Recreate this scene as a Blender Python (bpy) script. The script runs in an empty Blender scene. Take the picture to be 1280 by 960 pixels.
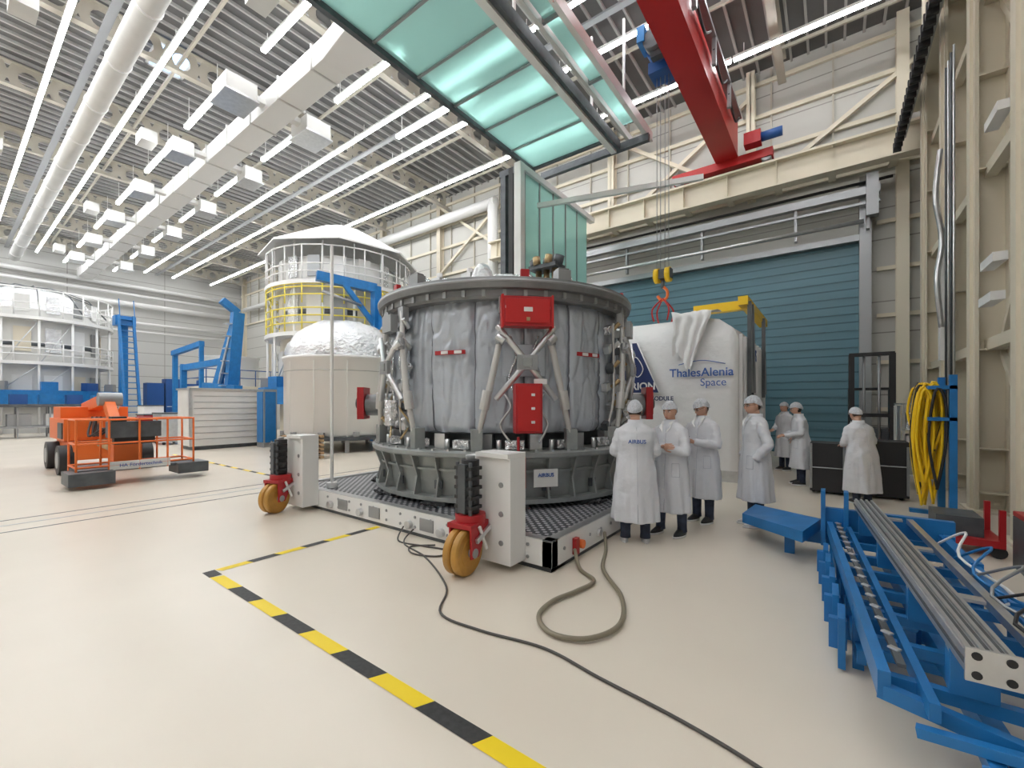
import bpy, math, random
from math import sin, cos, pi, radians, sqrt, exp
from mathutils import Vector, Matrix, noise
random.seed(4)
S=bpy.context.scene
# ------------------------------------------------------------ materials
def mat(name,col,rough=.5,metal=0.,var=0.,vscale=5.,bump=0.,bscale=20.,emis=0.,coat=0.,bdist=.02):
    m=bpy.data.materials.new(name); m.use_nodes=True
    nt=m.node_tree; b=nt.nodes['Principled BSDF']
    c=(col[0],col[1],col[2],1)
    b.inputs['Base Color'].default_value=c
    b.inputs['Roughness'].default_value=rough; b.inputs['Metallic'].default_value=metal
    b.inputs['Coat Weight'].default_value=coat
    if emis:
        b.inputs['Emission Color'].default_value=c; b.inputs['Emission Strength'].default_value=emis
    tc=nt.nodes.new('ShaderNodeTexCoord')
    if var:
        n=nt.nodes.new('ShaderNodeTexNoise'); n.inputs['Scale'].default_value=vscale; n.inputs['Detail'].default_value=5
        nt.links.new(tc.outputs['Object'],n.inputs['Vector'])
        r=nt.nodes.new('ShaderNodeValToRGB'); r.color_ramp.elements[0].position=.3; r.color_ramp.elements[1].position=.7
        r.color_ramp.elements[0].color=tuple(max(0,x*(1-var)) for x in col)+(1,)
        r.color_ramp.elements[1].color=tuple(min(1,x*(1+var)) for x in col)+(1,)
        nt.links.new(n.outputs['Fac'],r.inputs['Fac']); nt.links.new(r.outputs['Color'],b.inputs['Base Color'])
    if bump:
        n=nt.nodes.new('ShaderNodeTexNoise'); n.inputs['Scale'].default_value=bscale; n.inputs['Detail'].default_value=4
        nt.links.new(tc.outputs['Object'],n.inputs['Vector'])
        bp=nt.nodes.new('ShaderNodeBump'); bp.inputs['Strength'].default_value=bump; bp.inputs['Distance'].default_value=bdist
        nt.links.new(n.outputs['Fac'],bp.inputs['Height']); nt.links.new(bp.outputs['Normal'],b.inputs['Normal'])
    return m
def mat_grid(name,col,line,axis,period,width,rough=.6,metal=0.):
    m=mat(name,col,rough,metal); nt=m.node_tree; b=nt.nodes['Principled BSDF']
    tc=nt.nodes.new('ShaderNodeTexCoord'); sp=nt.nodes.new('ShaderNodeSeparateXYZ'); nt.links.new(tc.outputs['Object'],sp.inputs[0])
    last=None
    for a,p in zip(axis,period):
        d=nt.nodes.new('ShaderNodeMath'); d.operation='DIVIDE'; d.inputs[1].default_value=p; nt.links.new(sp.outputs[a],d.inputs[0])
        f=nt.nodes.new('ShaderNodeMath'); f.operation='FRACT'; nt.links.new(d.outputs[0],f.inputs[0])
        l=nt.nodes.new('ShaderNodeMath'); l.operation='LESS_THAN'; l.inputs[1].default_value=width/p; nt.links.new(f.outputs[0],l.inputs[0])
        if last is None: last=l
        else:
            x=nt.nodes.new('ShaderNodeMath'); x.operation='MAXIMUM'; nt.links.new(last.outputs[0],x.inputs[0]); nt.links.new(l.outputs[0],x.inputs[1]); last=x
    mx=nt.nodes.new('ShaderNodeMix'); mx.data_type='RGBA'
    mx.inputs[6].default_value=(*col,1); mx.inputs[7].default_value=(*line,1)
    nt.links.new(last.outputs[0],mx.inputs[0]); nt.links.new(mx.outputs[2],b.inputs['Base Color'])
    return m
def mat_dots(name,base,dot,p,r):
    m=mat(name,base,.35,.3); nt=m.node_tree; b=nt.nodes['Principled BSDF']
    tc=nt.nodes.new('ShaderNodeTexCoord'); v=nt.nodes.new('ShaderNodeVectorMath'); v.operation='SCALE'; v.inputs['Scale'].default_value=1/p
    nt.links.new(tc.outputs['Object'],v.inputs[0])
    rot=nt.nodes.new('ShaderNodeVectorRotate'); rot.rotation_type='Z_AXIS'; rot.inputs['Angle'].default_value=.7854
    nt.links.new(v.outputs[0],rot.inputs['Vector'])
    f=nt.nodes.new('ShaderNodeVectorMath'); f.operation='FRACTION'; nt.links.new(rot.outputs[0],f.inputs[0])
    s=nt.nodes.new('ShaderNodeVectorMath'); s.operation='SUBTRACT'; s.inputs[1].default_value=(.5,.5,0); nt.links.new(f.outputs[0],s.inputs[0])
    mu=nt.nodes.new('ShaderNodeVectorMath'); mu.operation='MULTIPLY'; mu.inputs[1].default_value=(1,1,0); nt.links.new(s.outputs[0],mu.inputs[0])
    le=nt.nodes.new('ShaderNodeVectorMath'); le.operation='LENGTH'; nt.links.new(mu.outputs[0],le.inputs[0])
    lt=nt.nodes.new('ShaderNodeMath'); lt.operation='LESS_THAN'; lt.inputs[1].default_value=r; nt.links.new(le.outputs['Value'],lt.inputs[0])
    mx=nt.nodes.new('ShaderNodeMix'); mx.data_type='RGBA'; mx.inputs[6].default_value=(*base,1); mx.inputs[7].default_value=(*dot,1)
    nt.links.new(lt.outputs[0],mx.inputs[0]); nt.links.new(mx.outputs[2],b.inputs['Base Color'])
    return m
CREAM=mat('cream_steel',(.72,.66,.53),.45)
BEAMC=mat('beam_steel',(.50,.47,.40),.5)
WHITE=mat('white_paint',(.80,.80,.79),.4)
OFFW=mat('off_white_panel',(.66,.66,.64),.45,var=.05,vscale=1.5)
WALL=mat_grid('wall_panel',(.54,.535,.50),(.28,.27,.25),[2],[1.0],.04)
WALLX=mat_grid('wall_panel_far',(.58,.58,.56),(.34,.33,.31),[2,1],[1.0,6.0],.05)
DECK=mat('roof_deck',(.15,.15,.15),.7,var=.15,vscale=.6)
RIB=mat('roof_rib',(.50,.50,.49),.6)
FLOOR=mat('epoxy_floor',(.76,.69,.585),.27,var=.03,vscale=.7,bump=.03,bscale=2.5)
GREY=mat('grey_metal',(.35,.36,.37),.4,.6)
DGREY=mat('dark_grey_metal',(.10,.11,.12),.45,.4,var=.2)
RINGM=mat('anodised_ring',(.30,.32,.315),.40,.35,var=.15,vscale=3)
RINGT=mat('upper_ring_metal',(.21,.215,.22),.40,.4,var=.2,vscale=3)
ALU=mat('aluminium',(.66,.67,.68),.3,.85,var=.08,vscale=9)
BLACK=mat('black_rubber',(.02,.02,.022),.5)
RED=mat('red_paint',(.42,.015,.02),.38)
CRANER=mat('crane_red',(.50,.015,.015),.4)
BLUE=mat('blue_paint',(.015,.17,.45),.38,var=.12)
DBLUE=mat('deep_blue',(.02,.09,.30),.4)
ORANGE=mat('orange_paint',(.80,.17,.03),.4)
YEL=mat('yellow_paint',(.90,.58,.01),.45)
YPALE=mat('pale_yellow_rail',(.85,.72,.12),.45)
POLY=mat('polyurethane_wheel',(.50,.26,.05),.4,var=.2)
GOLD=mat('bronze_fitting',(.45,.33,.18),.35,.8)
FOIL=mat('silver_foil',(.80,.81,.83),.25,.8,bump=1.,bscale=9,bdist=.12)
BLANK=mat('thermal_blanket',(.50,.54,.60),.34,.40,var=.08,vscale=1.8,bump=.4,bscale=5,bdist=.05)
SEAM=mat('blanket_seam',(.16,.17,.20),.6,.2)
COVER=mat('container_cover',(.80,.80,.80),.55,bump=.5,bscale=2.2,bdist=.12)
LIGHT=mat('lamp_tube',(.98,.99,1),.5,emis=29)
SKYP=mat('skylight_pane',(.45,.65,1),.5,emis=2.)
SHUT=mat_grid('shutter_slats',(.11,.225,.28),(.05,.12,.16),[2],[.55],.05,.4)
TAPEY=mat('tape_yellow',(.90,.66,.005),.5); TAPEB=mat('tape_black',(.03,.03,.03),.6,var=.4,vscale=30)
DOTS=mat_dots('studded_deck',(.07,.075,.09),(.70,.70,.73),.085,.30)
WOOD=mat('pallet_wood',(.42,.28,.15),.7,var=.2,vscale=8)
COAT=mat('lab_coat',(.70,.715,.76),.65,bump=.4,bscale=8,bdist=.05)
COATL=mat('lab_coat_seam',(.52,.54,.60),.65)
SKIN=mat('skin',(.62,.36,.26),.5); LIP=mat('lips',(.45,.18,.15),.5)
HAIR=mat('hair',(.04,.025,.02),.6); EYEW=mat('eye_white',(.8,.8,.8),.3)
CAP=mat('hairnet_fabric',(.58,.60,.64),.75,var=.18,vscale=80,bump=.5,bscale=60,bdist=.01)
DENIM=mat('trousers',(.03,.04,.07),.8,var=.3,vscale=12); SHOE=mat('shoe_white',(.7,.7,.7),.5)
NAVY=mat('navy_print',(.015,.03,.12),.5); BLUET=mat('blue_text',(.04,.12,.40),.5)
HOSE=mat('hose_grey',(.24,.21,.15),.5); CABLE=mat('cable_dark',(.07,.065,.06),.5)
TUBEW=mat('strut_tube',(.58,.575,.56),.35,.35)
def glass_mat():
    m=bpy.data.materials.new('green_polycarbonate'); m.use_nodes=True; nt=m.node_tree
    b=nt.nodes['Principled BSDF']; b.inputs['Base Color'].default_value=(.34,.50,.47,1); b.inputs['Roughness'].default_value=.25
    t=nt.nodes.new('ShaderNodeBsdfTranslucent'); t.inputs[0].default_value=(.66,.90,.86,1)
    r=nt.nodes.new('ShaderNodeBsdfRefraction'); r.inputs['Color'].default_value=(.64,.86,.82,1); r.inputs['Roughness'].default_value=.45; r.inputs['IOR'].default_value=1.08
    m1=nt.nodes.new('ShaderNodeMixShader'); m1.inputs[0].default_value=.55
    nt.links.new(t.outputs[0],m1.inputs[1]); nt.links.new(r.outputs[0],m1.inputs[2])
    mx=nt.nodes.new('ShaderNodeMixShader'); mx.inputs[0].default_value=.72
    nt.links.new(b.outputs[0],mx.inputs[1]); nt.links.new(m1.outputs[0],mx.inputs[2])
    nt.links.new(mx.outputs[0],nt.nodes['Material Output'].inputs[0]); return m
GGLASS=glass_mat()
# ------------------------------------------------------------ builder
class B:
    def __init__(s): s.v=[];s.f=[];s.m=[];s.sm=[];s.mats=[];s.M=Matrix.Identity(4)
    def mi(s,m):
        if m not in s.mats: s.mats.append(m)
        return s.mats.index(m)
    def add(s,vs,fs,m,smooth=False):
        o=len(s.v); s.v+= [tuple(s.M@Vector(v)) for v in vs]; k=s.mi(m)
        for f in fs: s.f.append(tuple(i+o for i in f)); s.m.append(k); s.sm.append(smooth)
    def box(s,c,d,m,rot=None):
        R=rot if rot else Matrix.Identity(3)
        vs=[Vector(c)+R@Vector((x*d[0]/2,y*d[1]/2,z*d[2]/2)) for x in(-1,1) for y in(-1,1) for z in(-1,1)]
        s.add(vs,[(0,1,3,2),(4,6,7,5),(0,4,5,1),(2,3,7,6),(0,2,6,4),(1,5,7,3)],m)
    def bb(s,x0,x1,y0,y1,z0,z1,m): s.box(((x0+x1)/2,(y0+y1)/2,(z0+z1)/2),(x1-x0,y1-y0,z1-z0),m)
    def bar(s,p,q,w,h,m,up=(0,0,1)):
        p=Vector(p);q=Vector(q);y=(q-p); L=y.length; y.normalize(); u=Vector(up)
        if abs(y.dot(u))>.98: u=Vector((0,1,0))
        x=y.cross(u).normalized(); z=x.cross(y)
        s.box((p+q)/2,(w,L,h),m,Matrix((x,y,z)).transposed())
    def tube(s,pts,rs,m,seg=10,cap=True,flat=1.0):
        pts=[Vector(p) for p in pts]
        if not isinstance(rs,(list,tuple)): rs=[rs]*len(pts)
        vs=[];pr=None
        for i,p in enumerate(pts):
            t=(pts[min(i+1,len(pts)-1)]-pts[max(i-1,0)]).normalized()
            if pr is None:
                a=Vector((0,0,1)) if abs(t.z)<.9 else Vector((1,0,0)); x=t.cross(a).normalized()
            else: x=(pr-t*pr.dot(t)).normalized()
            pr=x; y=t.cross(x)
            for k in range(seg):
                a=2*pi*k/seg; vs.append(p+(x*cos(a)+y*sin(a)*flat)*rs[i])
        fs=[(i*seg+k,i*seg+(k+1)%seg,(i+1)*seg+(k+1)%seg,(i+1)*seg+k) for i in range(len(pts)-1) for k in range(seg)]
        s.add(vs,fs,m,True)
        if cap:
            n=len(pts)-1; o=len(s.v)-len(vs); k=s.mi(m)
            s.f.append(tuple(o+j for j in range(seg))[::-1]); s.f.append(tuple(o+n*seg+j for j in range(seg)))
            s.m+=[k,k]; s.sm+=[False,False]
    def cyl(s,p,q,r,m,seg=16): s.tube([p,q],r,m,seg)
    def rev(s,prof,c,m,seg=64,a0=0,a1=2*pi,smooth=True):
        full=abs(a1-a0-2*pi)<1e-6; n=seg if full else seg+1; vs=[]
        for r,z in prof:
            for k in range(n):
                a=a0+(a1-a0)*k/seg; vs.append((c[0]+r*cos(a),c[1]+r*sin(a),c[2]+z))
        fs=[(i*n+k,i*n+(k+1)%n,(i+1)*n+(k+1)%n,(i+1)*n+k) for i in range(len(prof)-1) for k in range(seg)]
        s.add(vs,fs,m,smooth)
    def ell(s,c,r,m,seg=16,rg=10,R=None):
        vs=[];R=R or Matrix.Identity(3)
        for i in range(rg+1):
            p=pi*i/rg
            for k in range(seg):
                a=2*pi*k/seg; vs.append(Vector(c)+R@Vector((r[0]*sin(p)*cos(a),r[1]*sin(p)*sin(a),r[2]*cos(p))))
        s.add(vs,[(i*seg+k,(i+1)*seg+k,(i+1)*seg+(k+1)%seg,i*seg+(k+1)%seg) for i in range(rg) for k in range(seg)],m,True)
    def loft(s,secs,m,seg=32,fold=None):
        vs=[]
        for (z,cx,cy,rx,ry) in secs:
            for k in range(seg):
                a=2*pi*k/seg; f=1+(fold(a,z) if fold else 0)
                vs.append((cx+rx*cos(a)*f,cy+ry*sin(a)*f,z))
        n=len(secs)
        fs=[(i*seg+k,i*seg+(k+1)%seg,(i+1)*seg+(k+1)%seg,(i+1)*seg+k) for i in range(n-1) for k in range(seg)]
        fs.append(tuple(range(seg))[::-1]); fs.append(tuple((n-1)*seg+k for k in range(seg)))
        s.add(vs,fs,m,True)
    def obj(s,name,parent=None,bevel=0,loc=None):
        me=bpy.data.meshes.new(name); me.from_pydata(s.v,[],s.f); 
        for m in s.mats: me.materials.append(m)
        me.polygons.foreach_set('material_index',s.m); me.polygons.foreach_set('use_smooth',s.sm); me.update()
        o=bpy.data.objects.new(name,me); S.collection.objects.link(o)
        if parent: o.parent=parent
        if bevel:
            b=o.modifiers.new('b','BEVEL'); b.width=bevel; b.segments=2; b.limit_method='ANGLE'
        return o
def smooth_pts(pts,n=6):
    P=[Vector(p) for p in pts]; out=[]
    for i in range(len(P)-1):
        a=P[max(i-1,0)];b=P[i];c=P[i+1];d=P[min(i+2,len(P)-1)]
        for k in range(n):
            t=k/n; out.append(.5*((2*b)+(c-a)*t+(2*a-5*b+4*c-d)*t*t+(3*b-a-3*c+d)*t**3))
    out.append(P[-1]); return out
def empty(name,loc=(0,0,0),rz=0,sc=1):
    e=bpy.data.objects.new(name,None); S.collection.objects.link(e); e.location=loc; e.rotation_euler=(0,0,rz); e.scale=(sc,)*3
    e.empty_display_size=.1; return e
def text(name,body,loc,rot,size,m,parent=None,bold=0.,align='CENTER'):
    c=bpy.data.curves.new(name,'FONT'); c.body=body; c.size=size; c.extrude=.003; c.align_x=align; c.align_y='CENTER'; c.offset=bold
    c.materials.append(m); o=bpy.data.objects.new(name,c); S.collection.objects.link(o)
    o.location=loc; o.rotation_euler=rot
    if parent: o.parent=parent
    return o
# ------------------------------------------------------------ camera
H=1.75
cam=bpy.data.cameras.new('camera'); co=bpy.data.objects.new('camera',cam); S.collection.objects.link(co)
co.location=(0,0,H); co.rotation_euler=(radians(90),0,radians(36.7)); cam.sensor_width=36; cam.lens=36*537/1280
cam.shift_y=24/1280; cam.clip_start=.05; cam.clip_end=200; S.camera=co
S.view_settings.view_transform='Standard'
w=bpy.data.worlds.new('world'); w.use_nodes=True; w.node_tree.nodes['Background'].inputs[0].default_value=(.6,.7,.8,1); w.node_tree.nodes['Background'].inputs[1].default_value=.3; S.world=w
# ------------------------------------------------------------ room
X0,X1,Y0,Y1,ZC=-47.,3.4,-10.,18.2,14.
b=B(); b.bb(X0,X1,Y0,Y1,-.2,0,FLOOR); b.obj('floor')
b=B(); b.bb(X0,X1,Y0,Y1,ZC,ZC+.2,DECK)
x=X0+.3
while x<X1: b.bb(x,x+.07,Y0,Y1,ZC-.10,ZC,RIB); x+=.5
b.obj('ceiling')
for n,a,m in (('wall_back',(X0-.2,X1+.2,Y1,Y1+.2,0,ZC),WALL),('wall_front',(X0-.2,X1+.2,Y0-.2,Y0,0,ZC),WALL),('wall_left',(X0-.2,X0,Y0,Y1,0,ZC),WALLX),('wall_right',(X1,X1+.2,Y0,Y1,0,ZC),WALLX)):
    b=B(); b.bb(*a,m); b.obj(n)
def hsec(b,x,y,z0,z1,w,d,m,t=.03,ax='x'):
    if ax=='x':
        b.bb(x-w/2,x+w/2,y-d/2,y-d/2+t,z0,z1,m); b.bb(x-w/2,x+w/2,y+d/2-t,y+d/2,z0,z1,m); b.bb(x-t/2,x+t/2,y-d/2,y+d/2,z0,z1,m)
    else:
        b.bb(x-w/2,x-w/2+t,y-d/2,y+d/2,z0,z1,m); b.bb(x+w/2-t,x+w/2,y-d/2,y+d/2,z0,z1,m); b.bb(x-w/2,x+w/2,y-t/2,y+t/2,z0,z1,m)
b=B(); ZT=ZC-.11
xs=[-46+5.45*i for i in range(10)]
for x in xs:
    if -13<x<1: hsec(b,x,Y1-.2,9.2,ZT,.28,.36,CREAM)
    else: hsec(b,x,Y1-.2,0,ZT,.28,.36,CREAM)
for z in (9.3,10.9,12.2,13.4): b.bb(X0+.02,X1-.02,Y1-.14,Y1-.02,z,z+.14,CREAM)
for x in [-45+1.8*i for i in range(27)]: b.bb(x,x+.05,Y1-.1,Y1-.02,9.3,ZT,BEAMC)
for i in range(len(xs)-1):
    if i%2==1 or i>=7: b.bar((xs[i],Y1-.22,9.4),(xs[i+1],Y1-.22,13.0),.14,.14,CREAM)
    if i in(5,7): b.bar((xs[i+1],Y1-.25,9.4),(xs[i],Y1-.25,13.4),.14,.14,CREAM)
hsec(b,1.75,Y1-.22,0,ZT,.3,.34,CREAM); hsec(b,2.7,Y1-.22,0,ZT,.24,.3,CREAM)
for z in (1.5,3.,4.5,6.,7.5): b.bb(1.15,X1-.02,Y1-.12,Y1-.02,z,z+.12,CREAM)
b.obj('steel_girts')
b=B()
for i,(z,r) in enumerate(((11.4,.16),(10.7,.1),(9.9,.22),(8.4,.12),(7.7,.08))):
    b.cyl((X0+.5+i*.05,-3,z),(X0+.5+i*.05,Y1-.7,z),r,WHITE,10)
b.cyl((-22,Y1-.6,10.6),(X0+2,Y1-.6,10.6),.2,WHITE,10)
b.cyl((-14.3,Y1-.7,7),(-14.3,Y1-.7,12.4),.28,WHITE,16); b.cyl((-24,Y1-.7,12.3),(-14.1,Y1-.7,12.3),.28,WHITE,16)
b.obj('pipe_run')
b=B(); Zb0,Zb1=12.95,13.75
def cell(b,x,y,z0,z1,L,m,n=12):
    cz=(z0+z1)/2; cy=y+L/2; r=(z1-z0)*.32; vs=[];
    for k in range(n):
        a=2*pi*k/n+pi/n; c_,s_=cos(a),sin(a); q=max(abs(c_)/(L/2),abs(s_)/((z1-z0)/2))
        vs.append((x,cy+r*c_,cz+r*s_)); vs.append((x,cy+c_/q,cz+s_/q))
    b.add(vs,[(2*k,2*k+1,2*((k+1)%n)+1,2*((k+1)%n)) for k in range(n)],m)
x=-45.
while x<3:
    y=Y0+.5
    while y<Y1-1.2: cell(b,x,y,Zb0,Zb1,1.0,BEAMC); y+=1.0
    b.bb(x-.12,x+.12,Y0+.1,Y1-.5,Zb0-.03,Zb0,BEAMC); b.bb(x-.12,x+.12,Y0+.1,Y1-.5,Zb1,Zb1+.03,BEAMC)
    x+=5.45
for y in (1.,5.,9.4,13.7,16.6): b.bb(X0+.1,X1-.1,y-.04,y+.04,13.35,13.45,BEAMC)
for y in (.5,3.0,11.4): b.bb(X0+.1,X1-.1,y-.10,y+.10,12.8,12.86,GREY)
b.obj('roof_beams')
rows=[(-7.5,),(-5,),(-2.4,),(0.,),(2.2,),(4.3,),(10.3,),(12.2,),(15.,)]
b=B()
for (y,) in rows:
    x=-45.5
    while x<2.6:
        x2=min(x+4.25,2.9)
        b.bb(x,x2,y-.07,y+.07,12.56,12.64,WHITE); b.bb(x+.02,x2-.02,y-.052,y+.052,12.50,12.557,LIGHT)
        for xx in (x+.3,x2-.3): b.bb(xx-.01,xx+.01,y-.01,y+.01,12.64,12.95,WHITE)
        x+=4.3
def dash(x,x2,y,z):
    b.bb(x,x2,y-.08,y+.08,z+.06,z+.14,WHITE); b.bb(x+.03,x2-.03,y-.065,y+.065,z,z+.057,LIGHT)
    for xx in (x+.3,x2-.3): b.bb(xx-.01,xx+.01,y-.01,y+.01,z+.14,12.95,WHITE)
for y in (5.55,8.2):
    for i in range(6):
        x=-15-5.05*i; dash(x-4.2,x-.95,y,11.9)
dash(-14.0,-11.0,6.0,12.5); dash(-14.0,-10.4,8.4,12.3); dash(-13.8,-9.6,10.9,12.2)
b.obj('ceiling_lamp_rows')
b=B(); b.bb(-19.4,-18.,4.5,5.4,13.86,13.895,SKYP)
for a in ((-19.5,-17.9,4.4,4.5),(-19.5,-17.9,5.4,5.5),(-19.5,-19.4,4.4,5.5),(-18.,-17.9,4.4,5.5)): b.bb(*a,13.78,13.9,WHITE)
b.obj('window_1')
b=B(); b.cyl((X0+1.5,3.25,11.9),(-5,3.25,11.9),.29,OFFW,24)
x=-44
while x<-5: b.cyl((x,3.25,11.9),(x+.06,3.25,11.9),.315,WHITE,24); x+=3
x=-42
while x<-9:
    b.bb(x-.4,x+.4,4.75,5.25,12.0,12.45,OFFW) if int(x/5)%2==0 else b.bb(x-.35,x+.35,1.1,1.6,11.85,12.3,OFFW)
    x+=5.05
b.obj('round_air_duct')
b=B(); b.bb(X0+1,-11.4,6.45,7.25,11.35,12.0,WHITE)
x=-46
while x<-11.4: b.bb(x,x+.05,6.40,7.30,11.3,12.05,OFFW); x+=2.0
for i in range(6):
    x=-15-5.05*i
    for yy in (5.6,8.05):
        k=.85 if i else 1.1
        b.bb(x-.5*k,x+.5*k,yy-.40*k,yy+.40*k,11.2,11.72,OFFW); b.bb(x-.55*k,x+.55*k,yy-.45*k,yy+.45*k,11.13,11.2,ALU); b.bb(x-.15,x+.15,min(yy,6.8),max(yy,6.8),11.5,11.68,WHITE)
b.add([(-11.4,6.45,11.35),(-11.4,7.25,11.35),(-11.4,7.25,12.0),(-11.4,6.45,12.0),(-10.2,6.6,11.9),(-10.2,8.0,11.9),(-10.2,8.0,12.5),(-10.2,6.6,12.5)],[(0,4,5,1),(1,5,6,2),(2,6,7,3),(3,7,4,0),(4,7,6,5)],WHITE)
b.bb(-10.2,-8.8,6.6,8.0,11.9,12.5,WHITE)
b.obj('rectangular_air_duct',bevel=.02)
# ------------------------------------------------------------ overhead green glass gate + vertical sliding door
b=B(); zg=9.9
y=.7
while y<12.3:
    b.bb(-8.28,-5.72,y+.03,y+1.27,zg,zg+.03,GGLASS)
    b.bb(-8.33,-5.67,y-.03,y+.03,zg-.04,zg+.06,GREY); y+=1.3
b.bb(-8.33,-5.67,y-.06,y+.06,zg-.06,zg+.1,DGREY)
b.bb(-8.42,-8.30,.6,y+.1,zg-.12,zg+.12,DGREY); b.bb(-5.70,-5.52,.6,y+.6,zg-.15,zg+.2,WHITE); b.bb(-5.50,-5.40,.6,y+.6,zg-.1,zg+.2,DGREY)
yy=1.3
while yy<11.:
    b.bb(-5.1,-4.7,yy+.06,yy+2.2,zg+.3,zg+.33,GGLASS); b.bb(-5.15,-4.65,yy-.04,yy+.04,zg+.25,zg+.4,GREY); yy+=2.25
b.bb(-4.70,-4.57,.6,13.6,zg+.15,zg+.45,WHITE); b.bb(-5.25,-5.15,.6,13.6,zg+.2,zg+.4,WHITE)
for y in (3.6,7.6,11.4):
    for x in (-8.36,-5.61,-4.63): b.bb(x-.03,x+.03,y-.03,y+.03,zg+.1,12.4,WHITE)
b.bb(-8.4,-4.5,13.0,13.15,zg-.1,zg+.12,DGREY)
b.obj('overhead_glass_gate')
b=B(); xd=-8.15
y=11.6
while y<16.:
    b.bb(xd-.015,xd+.015,y+.03,y+.87,3.2,9.35,GGLASS); b.bb(xd-.04,xd+.04,y-.03,y+.03,3.2,9.4,GREY); y+=.9
b.bb(xd-.12,xd+.12,11.3,16.6,9.35,9.55,WHITE); b.bb(xd-.1,xd+.1,11.3,16.6,2.9,3.2,WHITE); b.bb(xd-.1,xd+.1,11.3,16.6,0,.3,GREY)
b.bb(xd-.03,xd+.03,11.3,16.6,.3,2.9,OFFW)
b.bb(xd-.13,xd+.13,11.22,11.45,0,9.55,WHITE); b.bb(xd-.75,xd-.55,11.3,11.5,0,9.5,DGREY); b.bb(xd-.42,xd-.24,11.3,11.5,0,9.5,BLACK)
b.bb(xd-.8,xd-.1,11.3,11.55,9.3,9.5,DGREY)
b.bar((xd,12.4,8.55),(-3.2,14.2,8.75),.12,.16,WHITE)
b.obj('sliding_glass_door')
b=B()
b.bb(-11.5,.7,Y1-.12,Y1-.04,.02,7.0,SHUT)
z=.3
while z<7: b.bb(-11.5,.7,Y1-.15,Y1-.11,z,z+.05,SHUT); z+=.55
b.bb(.7,1.0,Y1-.5,Y1-.02,0,9.0,GREY); b.bb(-11.8,-11.5,Y1-.5,Y1-.02,0,8.4,GREY)
b.bb(-11.7,1.0,Y1-.42,Y1-.14,7.0,7.2,GREY)
b.obj('door_1')
b=B(); b.bb(-11.7,1.2,Y1-.80,Y1-.55,8.3,8.55,GREY); b.bb(-11.7,1.2,Y1-.72,Y1-.6,8.02,8.1,GREY)
for x in (-10,-7,-4,-1,.9): b.bb(x-.04,x+.04,Y1-.7,Y1-.5,7.25,8.5,GREY)
b.cyl((-11,Y1-.7,7.5),(.8,Y1-.7,7.5),.07,ALU,8)
b.cyl((-11,Y1-.6,8.75),(1.5,Y1-.6,8.75),.05,BLACK,8)
b.bb(.85,1.15,Y1-.9,Y1-.52,7.6,8.9,GREY)
b.obj('door_track')
# crane
b=B(); b.bb(-14,3.0,16.75,17.25,9.85,9.92,CREAM); b.bb(-14,3.0,16.97,17.03,9.1,9.85,CREAM); b.bb(-14,3.0,16.8,17.2,9.04,9.1,CREAM); b.bb(-14,3,16.93,17.07,9.92,10.0,GREY)
x=-13.5
while x<3: b.bb(x-.01,x+.01,16.8,17.2,9.1,9.85,CREAM); b.bb(x-.1,x+.1,17.0,Y1-.4,9.1,9.2,CREAM); x+=1.5
b.obj('crane_runway_beam')
b=B(); b.bb(-3.3,-2.7,-9.5,17.1,10.42,11.75,CRANER); b.bb(-3.36,-2.64,-9.5,17.1,10.36,10.42,CRANER)
b.bb(-4.9,-1.6,16.8,17.2,10.12,10.40,CRANER)
for x in (-4.7,-1.8): b.cyl((x,16.85,10.17),(x,17.15,10.17),.16,GREY)
b.bb(-2.4,-1.9,16.3,16.7,10.45,10.85,RED); b.cyl((-1.9,16.5,10.65),(-1.3,16.5,10.65),.15,DBLUE)
b.bb(-2.64,-2.4,3,16,11.2,11.3,GREY)
for y in (4,8,10,12,14): b.bb(-2.5,-2.4,y,y+.1,10.5,11.3,GREY); b.tube(smooth_pts([(-2.45,y,10.9),(-2.4,y+.7,10.45),(-2.4,y+1.4,10.9)]),.03,BLACK,6)
for k in range(12): b.bb(-3.31,-3.295,-1+k*1.5,-1+k*1.5+.04,10.42,11.75,RED)
b.obj('bridge_crane')
b=B(); hx,hy=-3.72,11.9
b.bb(-3.7,-3.36,11.7,12.2,11.0,11.1,GREY)
b.cyl((hx,hy-.5,11.2),(hx,hy+.5,11.2),.30,DBLUE,20); b.cyl((hx,hy-.85,11.2),(hx,hy-.5,11.2),.26,DGREY,16); b.cyl((hx,hy+.5,11.2),(hx,hy+.8,11.2),.24,DBLUE,16)
b.bb(hx-.30,hx+.30,hy-.3,hy+.3,10.7,11.0,DBLUE); b.bb(hx-.2,hx+.3,hy-.6,hy+.6,11.5,11.8,DGREY); b.bb(hx-.4,hx-.2,hy-.9,hy-.3,11.2,11.6,BLUE); b.bb(hx-.1,hx+.36,hy-.7,hy-.5,10.8,11.9,DGREY)
for dx in (-.16,-.06,.06,.16): b.cyl((hx+dx,hy,5.4),(hx+dx,hy,10.75),.010,GREY,6)
for s_ in (-1,1): b.cyl((hx+s_*.15-.06,hy,5.25),(hx+s_*.15+.06,hy,5.25),.20,YEL,20)
b.bb(hx-.24,hx+.24,hy-.1,hy+.1,5.15,5.4,DGREY)
b.cyl((hx,hy,4.9),(hx,hy,5.15),.05,DGREY)
b.tube(smooth_pts([(hx,hy,4.95),(hx+.12,hy,4.8),(hx+.1,hy,4.62),(hx-.04,hy,4.58),(hx-.14,hy,4.7)]),.04,ORANGE,8)
for dx,dy in ((-.22,-.2),(.22,-.2),(-.22,.2),(.22,.2)): b.tube(smooth_pts([(hx,hy,4.62),(hx+dx,hy+dy,4.3),(hx+dx*.8,hy+dy,3.97)]),.022,CRANER,8)
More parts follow.
